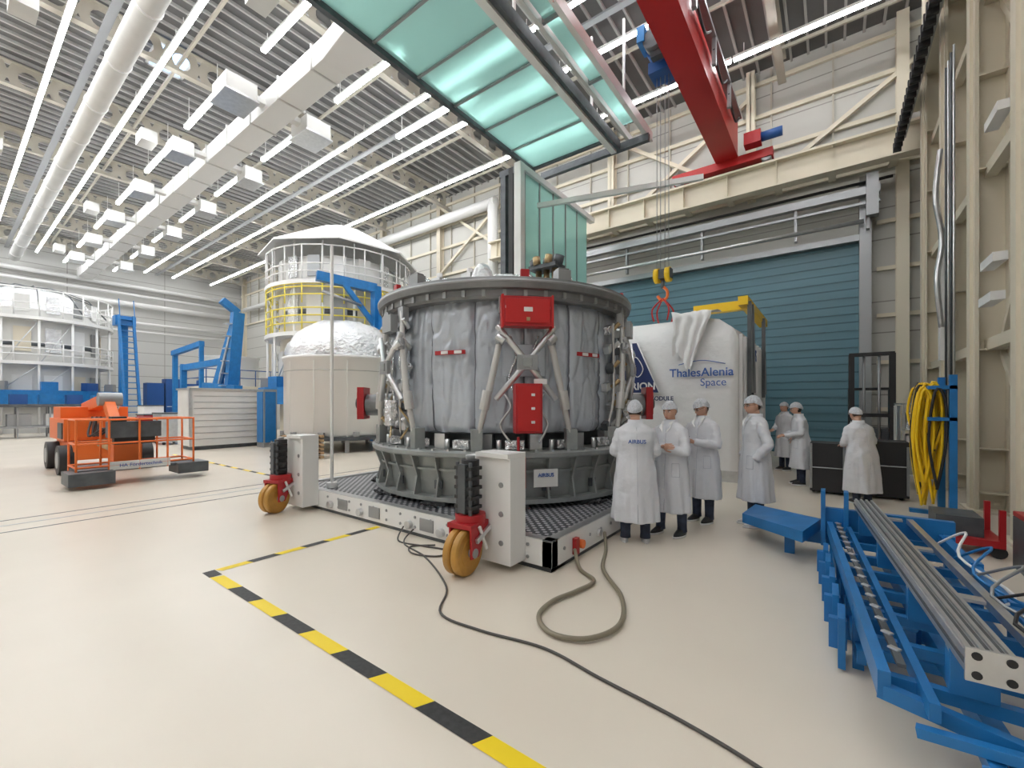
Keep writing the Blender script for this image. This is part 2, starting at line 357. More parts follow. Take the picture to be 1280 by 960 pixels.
b.obj('crane_hoist')
b=B(); 
b.bb(1.42,1.56,2,16.5,9.05,9.15,DGREY); b.bb(1.62,1.68,2,16.5,9.3,9.8,GREY)
y=2
while y<16.5: b.bb(1.40,1.58,y,y+.08,8.95,9.2,BLACK); y+=.3
b.obj('cable_festoon')
b=B()
for y in (3.0,5.2,8.0,10.2,12.5,14.9): 
    wd=.5 if y==8.0 else .40
    hsec(b,2.05,y,0,ZC-.2,.42,wd,CREAM,.05,'y'); b.bb(1.75,2.35,y-.3,y+.3,0,.04,CREAM)
    b.bb(1.80,1.84,y-.10,y+.10,0,9.9,CREAM)
    for z in (.3,1.,2.6,4.,5.5,7.,8.5,10.): b.bb(1.86,2.24,y-wd/2+.01,y+wd/2-.01,z,z+.025,CREAM)
    for z in (1.,4.,7.,10.): 
        b.bb(2.2,3.1,y-.07,y+.07,z,z+.16,CREAM)
        b.bar((2.25,y,z+.1),(3.05,y,z+2.8),.1,.1,CREAM)
    hsec(b,3.1,y,0,ZC-.2,.3,.3,BEAMC,.03,'y')
for z in (2.6,5.4,8.2,11): b.bb(1.98,2.12,3.0,16.5,z,z+.18,CREAM); b.bb(2.9,3.0,3,16.5,z+.5,z+.7,BEAMC)
for y0,y1 in ((8.0,10.2),(12.5,14.9)):
    b.bar((2.2,y0,.4),(2.2,y1,2.6),.1,.1,CREAM); b.bar((2.2,y1,2.7),(2.2,y0,5.4),.1,.1,CREAM); b.bar((2.2,y0,5.5),(2.2,y1,8.2),.1,.1,CREAM)
b.bb(1.72,2.36,2,16.5,9.95,10.3,CREAM)
b.bb(2.5,2.56,8.6,8.7,1.6,4.6,BLUE); b.bb(2.5,2.56,9.6,9.7,1.6,4.6,BLUE); b.bb(2.5,2.56,8.6,9.7,4.5,4.6,BLUE)
for z,y0 in ((3.7,8.9),(3.2,9.0),(5.6,8.7)): b.bar((1.78,y0-.5,z),(1.78,y0+.1,z),.14,.12,WHITE)
b.bb(1.7,1.8,11.8,12.0,2.6,5.2,WHITE); b.bb(2.7,3.0,8.8,9.8,2.0,3.4,GREY)
b.obj('steel_column_frame')
b=B()
for k in range(4): b.cyl((1.70,10.6+k*.22,.9),(1.70,10.6+k*.22,8),.018,DGREY if k%2 else ALU,6)
b.tube(smooth_pts([(1.66,11.5,6.6),(1.58,11.4,5.7),(1.68,11.5,4.9),(1.60,11.4,4.1),(1.68,11.5,3.2)]),.045,ALU,8)
b.obj('conduit_bundle')
# ------------------------------------------------------------ floor markings
b=B()
b.bb(-5.2,-5.0,1.64,1.75,0,.002,TAPEB)
x=-5.0;i=0
while x<1.5:
    sk=.05; x2=x+.44
    b.add([(x,1.64,.003),(x2,1.64,.003),(x2+sk,1.75,.003),(x+sk,1.75,.003)],[(0,1,2,3)],TAPEY if i%2==0 else TAPEB); x=x2;i+=1
y=1.75;i=0
while y<3.7:
    b.add([(-5.2,y,.003),(-5.1,y+.04,.003),(-5.1,min(y+.34,3.75),.003),(-5.2,min(y+.3,3.75),.003)],[(0,1,2,3)],TAPEY if i%2==0 else TAPEB); y+=.3;i+=1
x=-18.;i=0
while x<-8.6: b.bb(x,x+.4,4.8,4.88,0,.003,TAPEY if i%2==0 else TAPEB); x+=.4;i+=1
b.obj('hazard_tape')
b=B()
for x in (-9.0,-9.9): b.bb(x,x+.035,-9,17.0,0,.003,DGREY)
b.bb(-9.5,-9.45,-9,17.0,0,.002,GREY)
b.obj('floor_rail_groove')
# ------------------------------------------------------------ platform
PX0,PX1,PY0,PY1=-7.7,-2.3,3.77,9.1
b=B(); b.bb(PX0+.1,PX1-.1,PY0+.1,PY1-.1,.10,.30,DGREY); b.bb(PX0+.12,PX1-.12,PY0+.12,PY1-.12,.30,.306,DOTS)
for a in ((PX0,PX1,PY0,PY0+.12),(PX0,PX1,PY1-.12,PY1),(PX0,PX0+.12,PY0,PY1),(PX1-.12,PX1,PY0,PY1)):
    b.bb(*a,.05,.32,WHITE); b.bb(a[0],a[1],a[2],a[3],.32,.332,ALU)
x=PX0+.3
while x<PX1-.1:
    b.cyl((x,PY0-.012,.12),(x,PY0+.01,.12),.02,GREY,8); b.cyl((x,PY0-.012,.25),(x,PY0+.01,.25),.02,GREY,8); x+=.3
y=PY0+.25
while y<PY1: b.cyl((PX1-.01,y,.2),(PX1+.012,y,.2),.02,GREY,8); y+=.3
for x in (-6.4,-5.6,-4.5,-3.9): b.cyl((x,PY0-.06,.14),(x,PY0+.02,.14),.055,ALU,14); b.bb(x+.2,x+.45,PY0-.015,PY0,.1,.26,GREY)
b.bb(PX0+.02,PX1-.02,PY0+.02,PY0+.3,0,.06,DGREY); b.bb(PX0,PX1,PY1-.3,PY1,0,.06,DGREY); b.bb(PX1-.3,PX1-.02,PY0+.02,PY1,0,.06,DGREY); b.bb(PX0,PX0+.3,PY0,PY1,0,.06,DGREY)
b.bb(PX1,PX1+.05,4.2,4.28,.08,.26,RED); b.cyl((PX1,4.34,.17),(PX1+.07,4.34,.17),.05,ORANGE,12)
for y in (4.85,5.8): b.cyl((PX1,y,.17),(PX1+.04,y,.17),.045,ALU,12)
def caster(b,x,ax):
    b.bb(x-.20,x+.42,3.50,3.77,.08,1.18,WHITE); b.bb(x-.02,x+.42,3.46,3.77,1.18,1.23,WHITE)
    for z in (.3,.6,.9): b.cyl((x+.3,3.49,z),(x+.3,3.51,z),.03,GREY,8)
    y=3.36
    b.cyl((x,y,.60),(x,y,1.16),.095,BLACK,18); 
    for z in (.66,.76,.86,.96,1.06): b.bb(x-.12,x+.12,y-.12,y+.05,z,z+.035,BLACK)
    for s_ in (-.09,.09): b.cyl((x+s_,y-.1,.6),(x+s_,y-.1,1.14),.02,DGREY,8)
    b.bb(x-.05,x+.05,y-.14,y-.05,.62,1.12,DGREY)
    b.cyl((x,y,1.16),(x,y,1.2),.05,GREY,12)
    b.cyl((x,y,.50),(x,y,.60),.16,RED,20)
    wy=3.18; r=.235
    ax=Vector(ax).normalized(); t=Vector((-ax.y,ax.x,0)); c=Vector((x,y,r))-t*.13
    for s_ in (-1,1):
        o=ax*s_*.13
        p=[c+o-t*.06+Vector((0,0,-.05)),c+o+t*.07+Vector((0,0,-.05)),Vector((x,y,.5))+o+t*.12,Vector((x,y,.5))+o-t*.20]
        q=[v+ax*.022 for v in p]
        b.add(p+q,[(0,1,2,3),(7,6,5,4),(0,4,5,1),(1,5,6,2),(2,6,7,3),(3,7,4,0)],RED)
    b.bar(Vector((x,y,.5))-t*.20,Vector((x,y,.5))+t*.12,.30,.05,RED)
    b.bar(c+ax*.17+Vector((0,0,.12)),c+ax*.17+t*.25+Vector((0,0,.22)),.03,.05,ALU); b.bar(c+ax*.17+t*.18,c+ax*.17+t*.05+Vector((0,0,.26)),.025,.03,WHITE)
    for k in range(2):
        o=ax*(k*.10-.05)
        b.tube([c+o-ax*.045,c+o-ax*.03,c+o+ax*.03,c+o+ax*.045],[r-.02,r,r,r-.02],POLY,32)
    b.cyl(c-ax*.1,c+ax*.1,r*.62,POLY,20); b.cyl(c-ax*.16,c+ax*.16,.05,GREY,10)
caster(b,-3.05,(1,.12,0)); caster(b,-7.2,(.95,.35,0))
b.cyl((-6.86,4.05,.33),(-6.86,4.05,4.45),.028,WHITE,10); b.cyl((-6.86,4.05,.31),(-6.86,4.05,.4),.09,WHITE,14)
platform=b.obj('transport_platform',bevel=.006)
# ------------------------------------------------------------ spacecraft module
CX,CY=-4.95,6.42
mod=empty('spacecraft_service_module',(CX,CY,0))
b=B()
n=576; nz=50; vs=[]
for j in range(nz+1):
    z=1.32+(3.22-1.32)*j/nz
    for k in range(n):
        a=2*pi*k/n; ph=(math.degrees(a)+45)%20/20
        pil=1-exp(-((min(ph,1-ph))/.05)**2)
        wz=z+.35*noise.noise(Vector((cos(a)*3,sin(a)*3,z)))
        r=2.0+.040*pil+.050*noise.noise(Vector((cos(a)*7,sin(a)*7,wz*.7)))+.022*noise.noise(Vector((cos(a)*20,sin(a)*20,wz*1.6)))+.012*noise.noise(Vector((cos(a)*12,sin(a)*12,z*9)))
        q=abs(noise.noise(Vector((cos(a)*9,sin(a)*9,wz*1.1)))); r-=.026*exp(-(q/.06)**2)
        q=abs(noise.noise(Vector((cos(a)*6+9,sin(a)*6,wz*2.6)))); r-=.016*exp(-(q/.04)**2)
        r-=.06*exp(-((z-1.32)/.06)**2)+.04*exp(-((z-3.22)/.08)**2)
        vs.append((r*cos(a),r*sin(a),z))
fa=[];fb=[]
for j in range(nz):
    for k in range(n): (fb if (k+72)%32==0 else fa).append((j*n+k,j*n+(k+1)%n,(j+1)*n+(k+1)%n,(j+1)*n+k))
b.add(vs,fa,BLANK,True); b.add(vs,fb,SEAM,True)
b.obj('thermal_blankets',mod)
b=B()
b.rev([(1.95,3.20),(2.16,3.20),(2.20,3.24),(2.20,3.32),(2.27,3.33),(2.29,3.40),(2.27,3.48),(2.05,3.50),(1.9,3.42),(1.9,3.2)],(0,0,0),RINGT,128,smooth=False)
b.rev([(2.285,3.405),(2.295,3.41),(2.295,3.44),(2.285,3.445)],(0,0,0),GREY,128)
b.rev([(0,3.42),(1.92,3.40)],(0,0,0),FOIL,64)
for k in range(48):
    a=2*pi*k/48; R=Matrix.Rotation(a,3,'Z')
    b.box(R@Vector((2.2,0,3.27)),(.05,.05,.09),GREY,R)
    if k%8==4:
        b.box(R@Vector((2.14,0,3.56)),(.16,.2,.16),GREY,R); b.box(R@Vector((2.14,0,3.65)),(.12,.16,.03),RINGT,R)
    if k%8==2: b.box(R@Vector((2.14,0,3.55)),(.07,.12,.12),RED,R)
for k in range(14):
    a=2*pi*k/14+.2; rr=1.5; b.ell((rr*cos(a),rr*sin(a),3.5),(.2,.2,.34+.08*sin(k*3)),FOIL,12,8)
b.rev([(0,4.22),(.5,4.15),(.95,3.92),(1.1,3.4)],(-.2,.3,0),FOIL,24)
for dx,dy in ((-.9,-.5),(-1.2,.1),(.2,-1.2),(-.4,-1.3)): b.box((dx,dy,3.75),(.2,.2,.22),ALU); b.cyl((dx,dy,3.4),(dx,dy,3.95),.05,WHITE,8)
px,py=1.30,-.6
for dx in (-.15,0,.15): b.cyl((px+dx,py,3.4),(px+dx,py,3.9),.05,GOLD,8)
b.box((px,py,3.9),(.5,.3,.06),DGREY)
for dx,dy,r_ in ((-.2,0,.08),(0,.05,.09),(.2,0,.08),(.1,-.12,.06),(-.1,-.12,.06)): b.cyl((px+dx,py+dy,3.93),(px+dx*1.2,py+dy,4.06),r_,[DGREY,RED,GOLD,ALU][int(abs(dx)*20)%4],12)
b.obj('upper_ring',mod)
b=B()
b.rev([(1.8,1.0),(1.75,1.34)],(0,0,0),DGREY,64); b.rev([(2.02,1.32),(1.95,1.34),(1.7,1.34)],(0,0,0),DGREY,64)
b.rev([(1.75,1.0),(2.36,1.0),(2.38,1.02),(2.38,1.07),(2.34,1.09),(1.75,1.09)],(0,0,0),RINGM,128,smooth=False)
b.rev([(2.24,1.0),(2.16,.44)],(0,0,0),RINGM,128)
b.rev([(2.10,.38),(2.32,.38),(2.32,.44),(2.10,.44)],(0,0,0),RINGM,128,smooth=False)
b.rev([(2.20,.80),(2.26,.80),(2.26,.83),(2.20,.83)],(0,0,0),RINGM,128,smooth=False)
for k in range(36):
    a=2*pi*k/36+.05; R=Matrix.Rotation(a,3,'Z')
    p=[(2.15,0,.44),(2.31,0,.44),(2.25,0,.7),(2.36,0,1.0),(2.2,0,1.0)]
    b.add([R@Vector((x,y-.014,z)) for x,y,z in p]+[R@Vector((x,y+.014,z)) for x,y,z in p],[(0,1,2,3,4),(9,8,7,6,5),(0,5,6,1),(1,6,7,2),(2,7,8,3),(3,8,9,4)],RINGM)
for k in range(18):
    a=2*pi*k/18; R=Matrix.Rotation(a,3,'Z')
    b.box(R@Vector((2.0,0,1.2)),(.12,.18,.22),GREY if k%2 else ALU,R); b.box(R@Vector((2.22,.1,.60)),(.03,.12,.12),DGREY,R)
    b.cyl(R@Vector((2.15,.2,1.09)),R@Vector((2.15,.2,1.24)),.035,ALU,8); b.box(R@Vector((2.08,.42,1.17)),(.14,.26,.12),FOIL,R)
for k in range(60):
    a=2*pi*k/60; R=Matrix.Rotation(a,3,'Z'); b.box(R@Vector((2.33,0,1.10)),(.03,.03,.03),ALU,R)
for k in range(12):
    a=2*pi*k/12+.2; R=Matrix.Rotation(a,3,'Z'); b.box(R@Vector((2.15,0,.345)),(.2,.35,.08),DGREY,R)
    b.tube(smooth_pts([R@Vector((2.36,-.16,.33)),R@Vector((2.42,-.10,.37)),R@Vector((2.36,-.04,.33)),R@Vector((2.42,.02,.37)),R@Vector((2.36,.08,.33)),R@Vector((2.42,.16,.36))],3),.02,BLACK,6)
a=-.80; R=Matrix.Rotation(a+.12,3,'Z')
b.box(R@Vector((2.375,0,.74)),(.015,.34,.24),OFFW,R)
b.obj('base_adapter_ring',mod)
t=text('base_label','AIRBUS',(R@Vector((2.39,0,.78))),(radians(90),0,a+.12+radians(90)),.07,BLUET,mod,.001)
b=B()
def P(a,r,s,z):
    aa=a+s/r; return Vector((r*cos(aa),r*sin(aa),z))
for g in range(6):
    a=radians(-45+60*g); R=Matrix.Rotation(a,3,'Z')
    for s_ in (-1,1):
        b.tube([P(a,2.2,s_*.28,3.15),P(a,2.24,s_*.36,2.6),P(a,2.27,s_*.50,1.95),P(a,2.25,s_*.68,1.2)],[.035,.045,.05,.035],TUBEW,10)
        b.tube([P(a,2.26,s_*.36,2.72),P(a,2.27,s_*.37,2.55)],[.055,.055],GREY,10)
        b.tube([P(a,2.28,s_*.40,2.80),P(a,2.34,0,2.30),P(a,2.28,-s_*.42,1.80)],[.04,.045,.04],ALU,8)
        b.cyl(P(a,2.29,s_*.40,2.66),P(a,2.31,s_*.30,2.58),.06,ALU,10)
        b.box(P(a,2.22,s_*.68,1.24),(.16,.16,.30),RINGM,R); b.box(P(a,2.18,s_*.28,3.1),(.1,.18,.22),GREY,R)
        b.cyl(P(a,2.27,s_*.53,1.92),P(a,2.27,s_*.58,1.66),.07,TUBEW,10)
        b.tube(smooth_pts([P(a,2.1,s_*.2,2.7),P(a,2.16,s_*.12,2.4),P(a,2.14,s_*.22,2.1),P(a,2.15,s_*.1,1.8)],4),.02,FOIL,6)
        b.tube(smooth_pts([P(a,2.1,s_*.3,1.9),P(a,2.2,s_*.2,1.7),P(a,2.12,s_*.34,1.45),P(a,2.18,s_*.2,1.2)],4),.018,[ALU,GOLD][g%2],6)
    b.box(P(a,2.34,0,2.30),(.06,.28,.20),GREY,R); b.box(P(a,2.37,0,2.30),(.03,.12,.12),RINGM,R)
    b.box(P(a,2.08,0,2.35),(.04,.6,.45),BLANK,R)
    if g==0:
        b.box(P(a,2.30,0,2.98),(.2,.68,.40),RED,R); b.box(P(a,2.41,0,2.98),(.02,.60,.32),CRANER,R)
        for q in (-.27,.27): b.box(P(a,2.415,q,3.03),(.012,.07,.04),WHITE,R); b.cyl(P(a,2.41,q*1.05,2.86),P(a,2.43,q*1.05,2.86),.015,ALU,8)
        b.box(P(a,2.42,0,3.0),(.012,.12,.06),WHITE,R); b.box(P(a,2.42,0,2.87),(.012,.05,.05),GOLD,R)
        for q in (-.34,.34): b.box(P(a,2.33,q,2.98),(.2,.03,.44),CRANER,R)
        b.box(P(a,2.36,0,1.68),(.24,.36,.66),RED,R); b.box(P(a,2.49,0,1.68),(.02,.30,.60),CRANER,R)
        for z in (1.5,1.68,1.86): b.box(P(a,2.503,.05,z),(.012,.05,.035),WHITE,R)
        b.cyl(P(a,2.4,-.13,1.3),P(a,2.4,-.13,.98),.02,RED,8); b.box(P(a,2.41,-.08,.83),(.05,.09,.42),RED,R)
        b.box(P(a,2.40,.17,2.04),(.02,.18,.07),WHITE,R)
        b.box(P(a,2.37,-.16,.8),(.02,.26,.16),OFFW,R)
    else:
        b.box(P(a,2.26,0,2.98),(.12,.34,.26),GREY,R); b.box(P(a,2.24,0,1.6),(.12,.24,.4),FOIL,R)
    for t_,z in ((-27,2.48),(27,2.48)):
        aa=a+radians(t_); RR=Matrix.Rotation(aa,3,'Z'); b.box(RR@Vector((2.07,0,z)),(.02,.28,.06),RED,RR); b.box(RR@Vector((2.085,.03,z)),(.01,.12,.045),WHITE,RR)
for ad in (-140,32):
    a=radians(ad); R=Matrix.Rotation(a,3,'Z')
    b.cyl(R@Vector((2.0,0,1.72)),R@Vector((2.55,0,1.72)),.2,RINGT,16); b.box(R@Vector((2.62,0,1.75)),(.12,.42,.58),RED,R); b.box(R@Vector((2.69,0,1.75)),(.02,.3,.4),CRANER,R)
    b.cyl(R@Vector((2.68,0,1.75)),R@Vector((2.74,0,1.75)),.1,DGREY,16)
for ad in (-114,-99,-122,-128,8,22,-2,28):
    a=radians(ad); R=Matrix.Rotation(a,3,'Z')
    for j in range(6):
        z=1.4+.3*j; b.box(R@Vector((2.12,random.uniform(-.1,.1),z)),(.10,.12,.12),random.choice([FOIL,GREY,ALU,DGREY,WHITE]),R@Matrix.Rotation(random.random(),3,'X'))
        b.cyl(R@Vector((2.12,.1,z)),R@Vector((2.24,.14,z+.12)),.035,random.choice([GOLD,ALU,TUBEW]),10)
    b.tube(smooth_pts([R@Vector((2.14,-.1,1.3)),R@Vector((2.2,0,1.8)),R@Vector((2.16,.1,2.3)),R@Vector((2.2,0,3.0))],4),.02,TUBEW,6)
b.obj('strut_trusses',mod,bevel=.008)
# ------------------------------------------------------------ hose & cable
b=B(); z=.03
hp=[(-2.27,4.2,.14),(-2.1,4.0,z),(-1.85,3.81,z),(-1.88,3.5,z),(-1.95,3.2,z),(-1.90,2.91,z),(-1.68,2.75,z),(-1.43,2.85,z),(-1.325,3.18,z),(-1.5,3.64,z),(-1.9,4.13,z),(-2.13,4.7,z),(-2.26,4.95,.15)]
b.tube(smooth_pts(hp,8),.020,HOSE,10); b.obj('air_hose')
b=B(); z=.012
hp=[(-4.4,3.74,.1),(-4.27,3.48,z),(-3.67,3.30,z),(-2.93,2.89,z),(-2.6,2.5,z),(-2.16,2.49,z),(-1.64,2.58,z),(-1.18,2.51,z),(-.67,2.44,z),(-.29,2.35,z),(.1,2.2,z)]
b.tube(smooth_pts(hp,8),.010,CABLE,8)
hp=[(-4.6,3.74,.1),(-4.4,3.5,z),(-4.0,3.55,z),(-3.6,3.62,z),(-3.6,3.4,z),(-3.9,3.3,z),(-4.1,3.45,z),(-3.9,3.66,z)]
b.tube(smooth_pts(hp,8),.010,CABLE,8); b.obj('power_cable')
# ------------------------------------------------------------ container
ct=empty('transport_container',(0,0,0))
cx0,cx1,cy0,cy1=-6.2,-1.65,10.5,15.2
b=B()
n=24
def rect(inset,z,wob):
    x0,x1,y0,y1=cx0+inset,cx1-inset,cy0+inset,cy1-inset; p=[]
    for i in range(n): p.append((x0+(x1-x0)*i/n,y0,z))
    for i in range(n): p.append((x1,y0+(y1-y0)*i/n,z))
    for i in range(n): p.append((x1-(x1-x0)*i/n,y1,z))
    for i in range(n): p.append((x0,y1-(y1-y0)*i/n,z))
    out=[]
    for q in p:
        v=Vector(q); c=Vector(((cx0+cx1)/2,(cy0+cy1)/2,z)); d=(v-c).normalized()
        out.append(v+d*wob*(noise.noise(Vector((q[0]*1.4,q[1]*1.4,q[2]*.8)))-.5))
    return out
rings=[rect(0,.25+2.95*j/10,.05) for j in range(11)]+[rect(.10,3.45,.06),rect(.45,3.72,.06),rect(.8,3.84,.05),rect(2.0,3.90,0)]
vs=[v for r in rings for v in r]; N=4*n
fs=[(i*N+k,i*N+(k+1)%N,(i+1)*N+(k+1)%N,(i+1)*N+k) for i in range(len(rings)-1) for k in range(N)]; fs.append(tuple((len(rings)-1)*N+k for k in range(N)))
b.add(vs,fs,COVER,True)
b.bb(cx0+.1,cx1-.1,cy0+.1,cy1-.1,.05,.3,DGREY); b.bb(cx0,cx1,cy0-.02,cy0+.05,.0,.25,ALU)
dv=[];nn=24
for i in range(nn+1):
    for j in range(nn+1):
        u=i/nn;v=j/nn; wv=1.0-.45*v; x=-2.62+(u-.5)*wv+.10*v*sin(v*5)
        if v<.3: y=cy0+.75-v*3.0; z=3.96-.35*v
        else: y=cy0-.13; z=3.85-(v-.3)*1.75*(1-.35*abs(u-.45)-.15*sin(u*7)); y-=.07*abs(sin(u*11+v*2))+.03
        z+=.06*noise.noise(Vector((u*5,v*5,0))); x+=.05*noise.noise(Vector((u*3,v*6,7))); dv.append((x,y,z))
b.add(dv,[(i*(nn+1)+j,(i+1)*(nn+1)+j,(i+1)*(nn+1)+j+1,i*(nn+1)+j+1) for i in range(nn) for j in range(nn)],COVER,True)
for k in range(9): b.bb(cx1-.02,cx1+.05,cy0+.25+k*.5,cy0+.31+k*.5,.4,3.3,COVER)
b.obj('cover',ct)
b=B(); yb=cy0+1.2
b.bar((cx1-1.2,yb,4.12),(cx1+.1,yb+.0,4.12),.2,.22,YEL); b.bar((cx1+.0,cy0+.6,4.12),(cx1+.0,cy1-.4,4.12),.2,.2,YEL)
b.bb(cx1-1.2,cx1-1.1,yb-.05,yb+.05,3.7,4.1,ALU)
for y in (cy0+.7,cy0+1.1,cy0+3.2):
    b.bar((cx1+.12,y,4.1),(cx1+.12,y,1.9),.08,.03,DGREY); b.bar((cx1+.14,y,4.05),(cx1+.14,y+.3,2.0),.05,.03,GREY)
b.obj('lifting_beam',ct)
ft=(radians(90),0,0); yt=cy0-.045
text('logo_name','ThalesAlenia',(-2.42,yt,2.45),ft,.27,BLUET,ct,.003); text('logo_sub','Space',(-2.15,yt,2.22),ft,.24,BLUET,ct)
b=B(); b.tube(smooth_pts([(-2.9,yt,2.65),(-2.4,yt,2.73),(-1.9,yt,2.63)]),.010,BLUET,6)
yy=yt
b.add([(-4.55,yy,2.0),(-3.35,yy,2.0),(-3.9,yy,3.25),(-4.1,yy,3.25)],[(0,1,2,3)],NAVY)
b.tube(smooth_pts([(-4.1,yy-.01,2.5),(-3.95,yy-.01,2.9),(-3.75,yy-.01,2.6),(-3.9,yy-.01,2.4),(-4.1,yy-.01,2.7)]),.012,WHITE,6)
b.tube([(-4.55,yy-.005,2.0),(-3.35,yy-.005,2.0),(-3.9,yy-.005,3.25)],.015,WHITE,6)
b.obj('mission_badge',ct)
text('badge_name','ORION',(-3.85,yy-.012,2.16),ft,.25,WHITE,ct,.006)
text('badge_sub','EUROPEAN SERVICE MODULE',(-3.95,yy,1.86),ft,.14,NAVY,ct,.003)
text('side_name','AIRBUS',(cx1+.07,cy0+1.6,2.95),(radians(90),0,radians(90)),.42,BLUET,ct,.004)
# ------------------------------------------------------------ people
def tmat(c,rz,rx=0,ry=0): return Matrix.Translation(c)@Matrix.Rotation(rz,4,'Z')@Matrix.Rotation(rx,4,'X')@Matrix.Rotation(ry,4,'Y')@Matrix.Scale(1.06,4)
def headgrid(b,m,off=0,cond=None,seg=40,rg=30,crinkle=0,puff=(1,1,1),fr=55):
    vs=[]
    for i in range(rg+1):
        p=pi*i/rg
        for k in range(seg):
            a=2*pi*k/seg
            x=.074*sin(p)*cos(a); y=.094*sin(p)*sin(a); z=.122*cos(p)
            if z<0:
                t=-z/.122; x*=1-.28*t**1.6
                if y<0: y=y*(1-.05*t)-.012*t*sin(p)
                else: y*=1-.35*t
            if y<0 and not off:
                y-=.024*exp(-(x/.011)**2)*exp(-((z+.022)/.02)**2)+.01*exp(-(x/.009)**2)*exp(-((z-.005)/.02)**2)
                y+=.010*exp(-((abs(x)-.031)/.014)**2)*exp(-((z-.008)/.011)**2)
                y-=.004*exp(-((z-.03)/.01)**2)*exp(-(x/.045)**2)
                y-=.006*exp(-(x/.022)**2)*exp(-((z+.062)/.012)**2)
                y-=.007*exp(-(x/.02)**2)*exp(-((z+.10)/.015)**2)
            v=Vector((x,y,z)); 
            if off:
                nr=Vector((x/.074**2,y/.094**2,z/.122**2)).normalized(); o=off
                if crinkle: o+=crinkle*noise.noise(v*fr)+crinkle*.6*sin(14*a)*max(0,sin(p)-.2)
                v=Vector((v.x*puff[0],v.y*puff[1],v.z*puff[2]))+nr*o
            vs.append(v)
    fs=[]
    for i in range(rg):
        for k in range(seg):
            f=(i*seg+k,(i+1)*seg+k,(i+1)*seg+(k+1)%seg,i*seg+(k+1)%seg)
            c=(Vector(vs[f[0]])+Vector(vs[f[2]]))/2
            if cond is None or cond(c): fs.append(f)
    b.add(vs,fs,m,True)
def hand(b,w,d,nrm,side,curl=.5):
    d=Vector(d).normalized(); nrm=Vector(nrm); nrm=(nrm-d*nrm.dot(d)).normalized(); s=d.cross(nrm)*side
    w=Vector(w)
    def Q(a,t,u=0): return w+d*a+s*t+nrm*u
    R=Matrix((s,d,nrm)).transposed()
    b.tube([Q(-.04,0),Q(0,0),Q(.03,0)],[.027,.026,.03],SKIN,12,flat=1.0)
    b.ell(Q(.045,0),(.042,.052,.017),SKIN,14,10,R)
    for i,(t,L,r) in enumerate(((.031,.070,.0095),(.011,.080,.010),(-.010,.073,.0095),(-.030,.056,.0085))):
        p=Q(.08-.006*abs(i-1),t); pts=[Q(.05,t*.9),p]; ang=0; 
        for k,fr in enumerate((.45,.32,.23)):
            ang+=curl*(.7 if k==0 else .9); dd=d*cos(ang)+nrm*sin(ang); p=p+dd*L*fr; pts.append(p)
        b.tube(pts,[r*1.05,r,r*.97,r*.88,r*.6],SKIN,8)
    p0=Q(.015,.03); d1=(d*.6+s*.75+nrm*.25).normalized(); p1=p0+d1*.035; d2=(d*.85+s*.35+nrm*.45).normalized(); p2=p1+d2*.03; p3=p2+(d2+nrm*.4).normalized()*.022
    b.tube([Q(.005,.018),p0,p1,p2,p3],[.012,.014,.0115,.0105,.007],SKIN,8)
ARMS={'down':((.275,.03,1.13),(.285,-.05,.88),(0,-.15,-1),(-1,0,0)),
 'front':((.26,.0,1.13),(.10,-.27,1.06),(-.5,-.8,-.1),(0,0,-1)),
 'phone':((.25,-.02,1.12),(.07,-.30,1.17),(-.35,-.8,.3),(-.5,0,.8)),
 'cross':((.27,-.06,1.12),(-.06,-.20,1.16),(-1,-.1,.1),(0,1,0)),
 'pocket':((.30,.06,1.13),(.235,-.08,.93),(-.2,-.2,-1),(-1,0,0))}
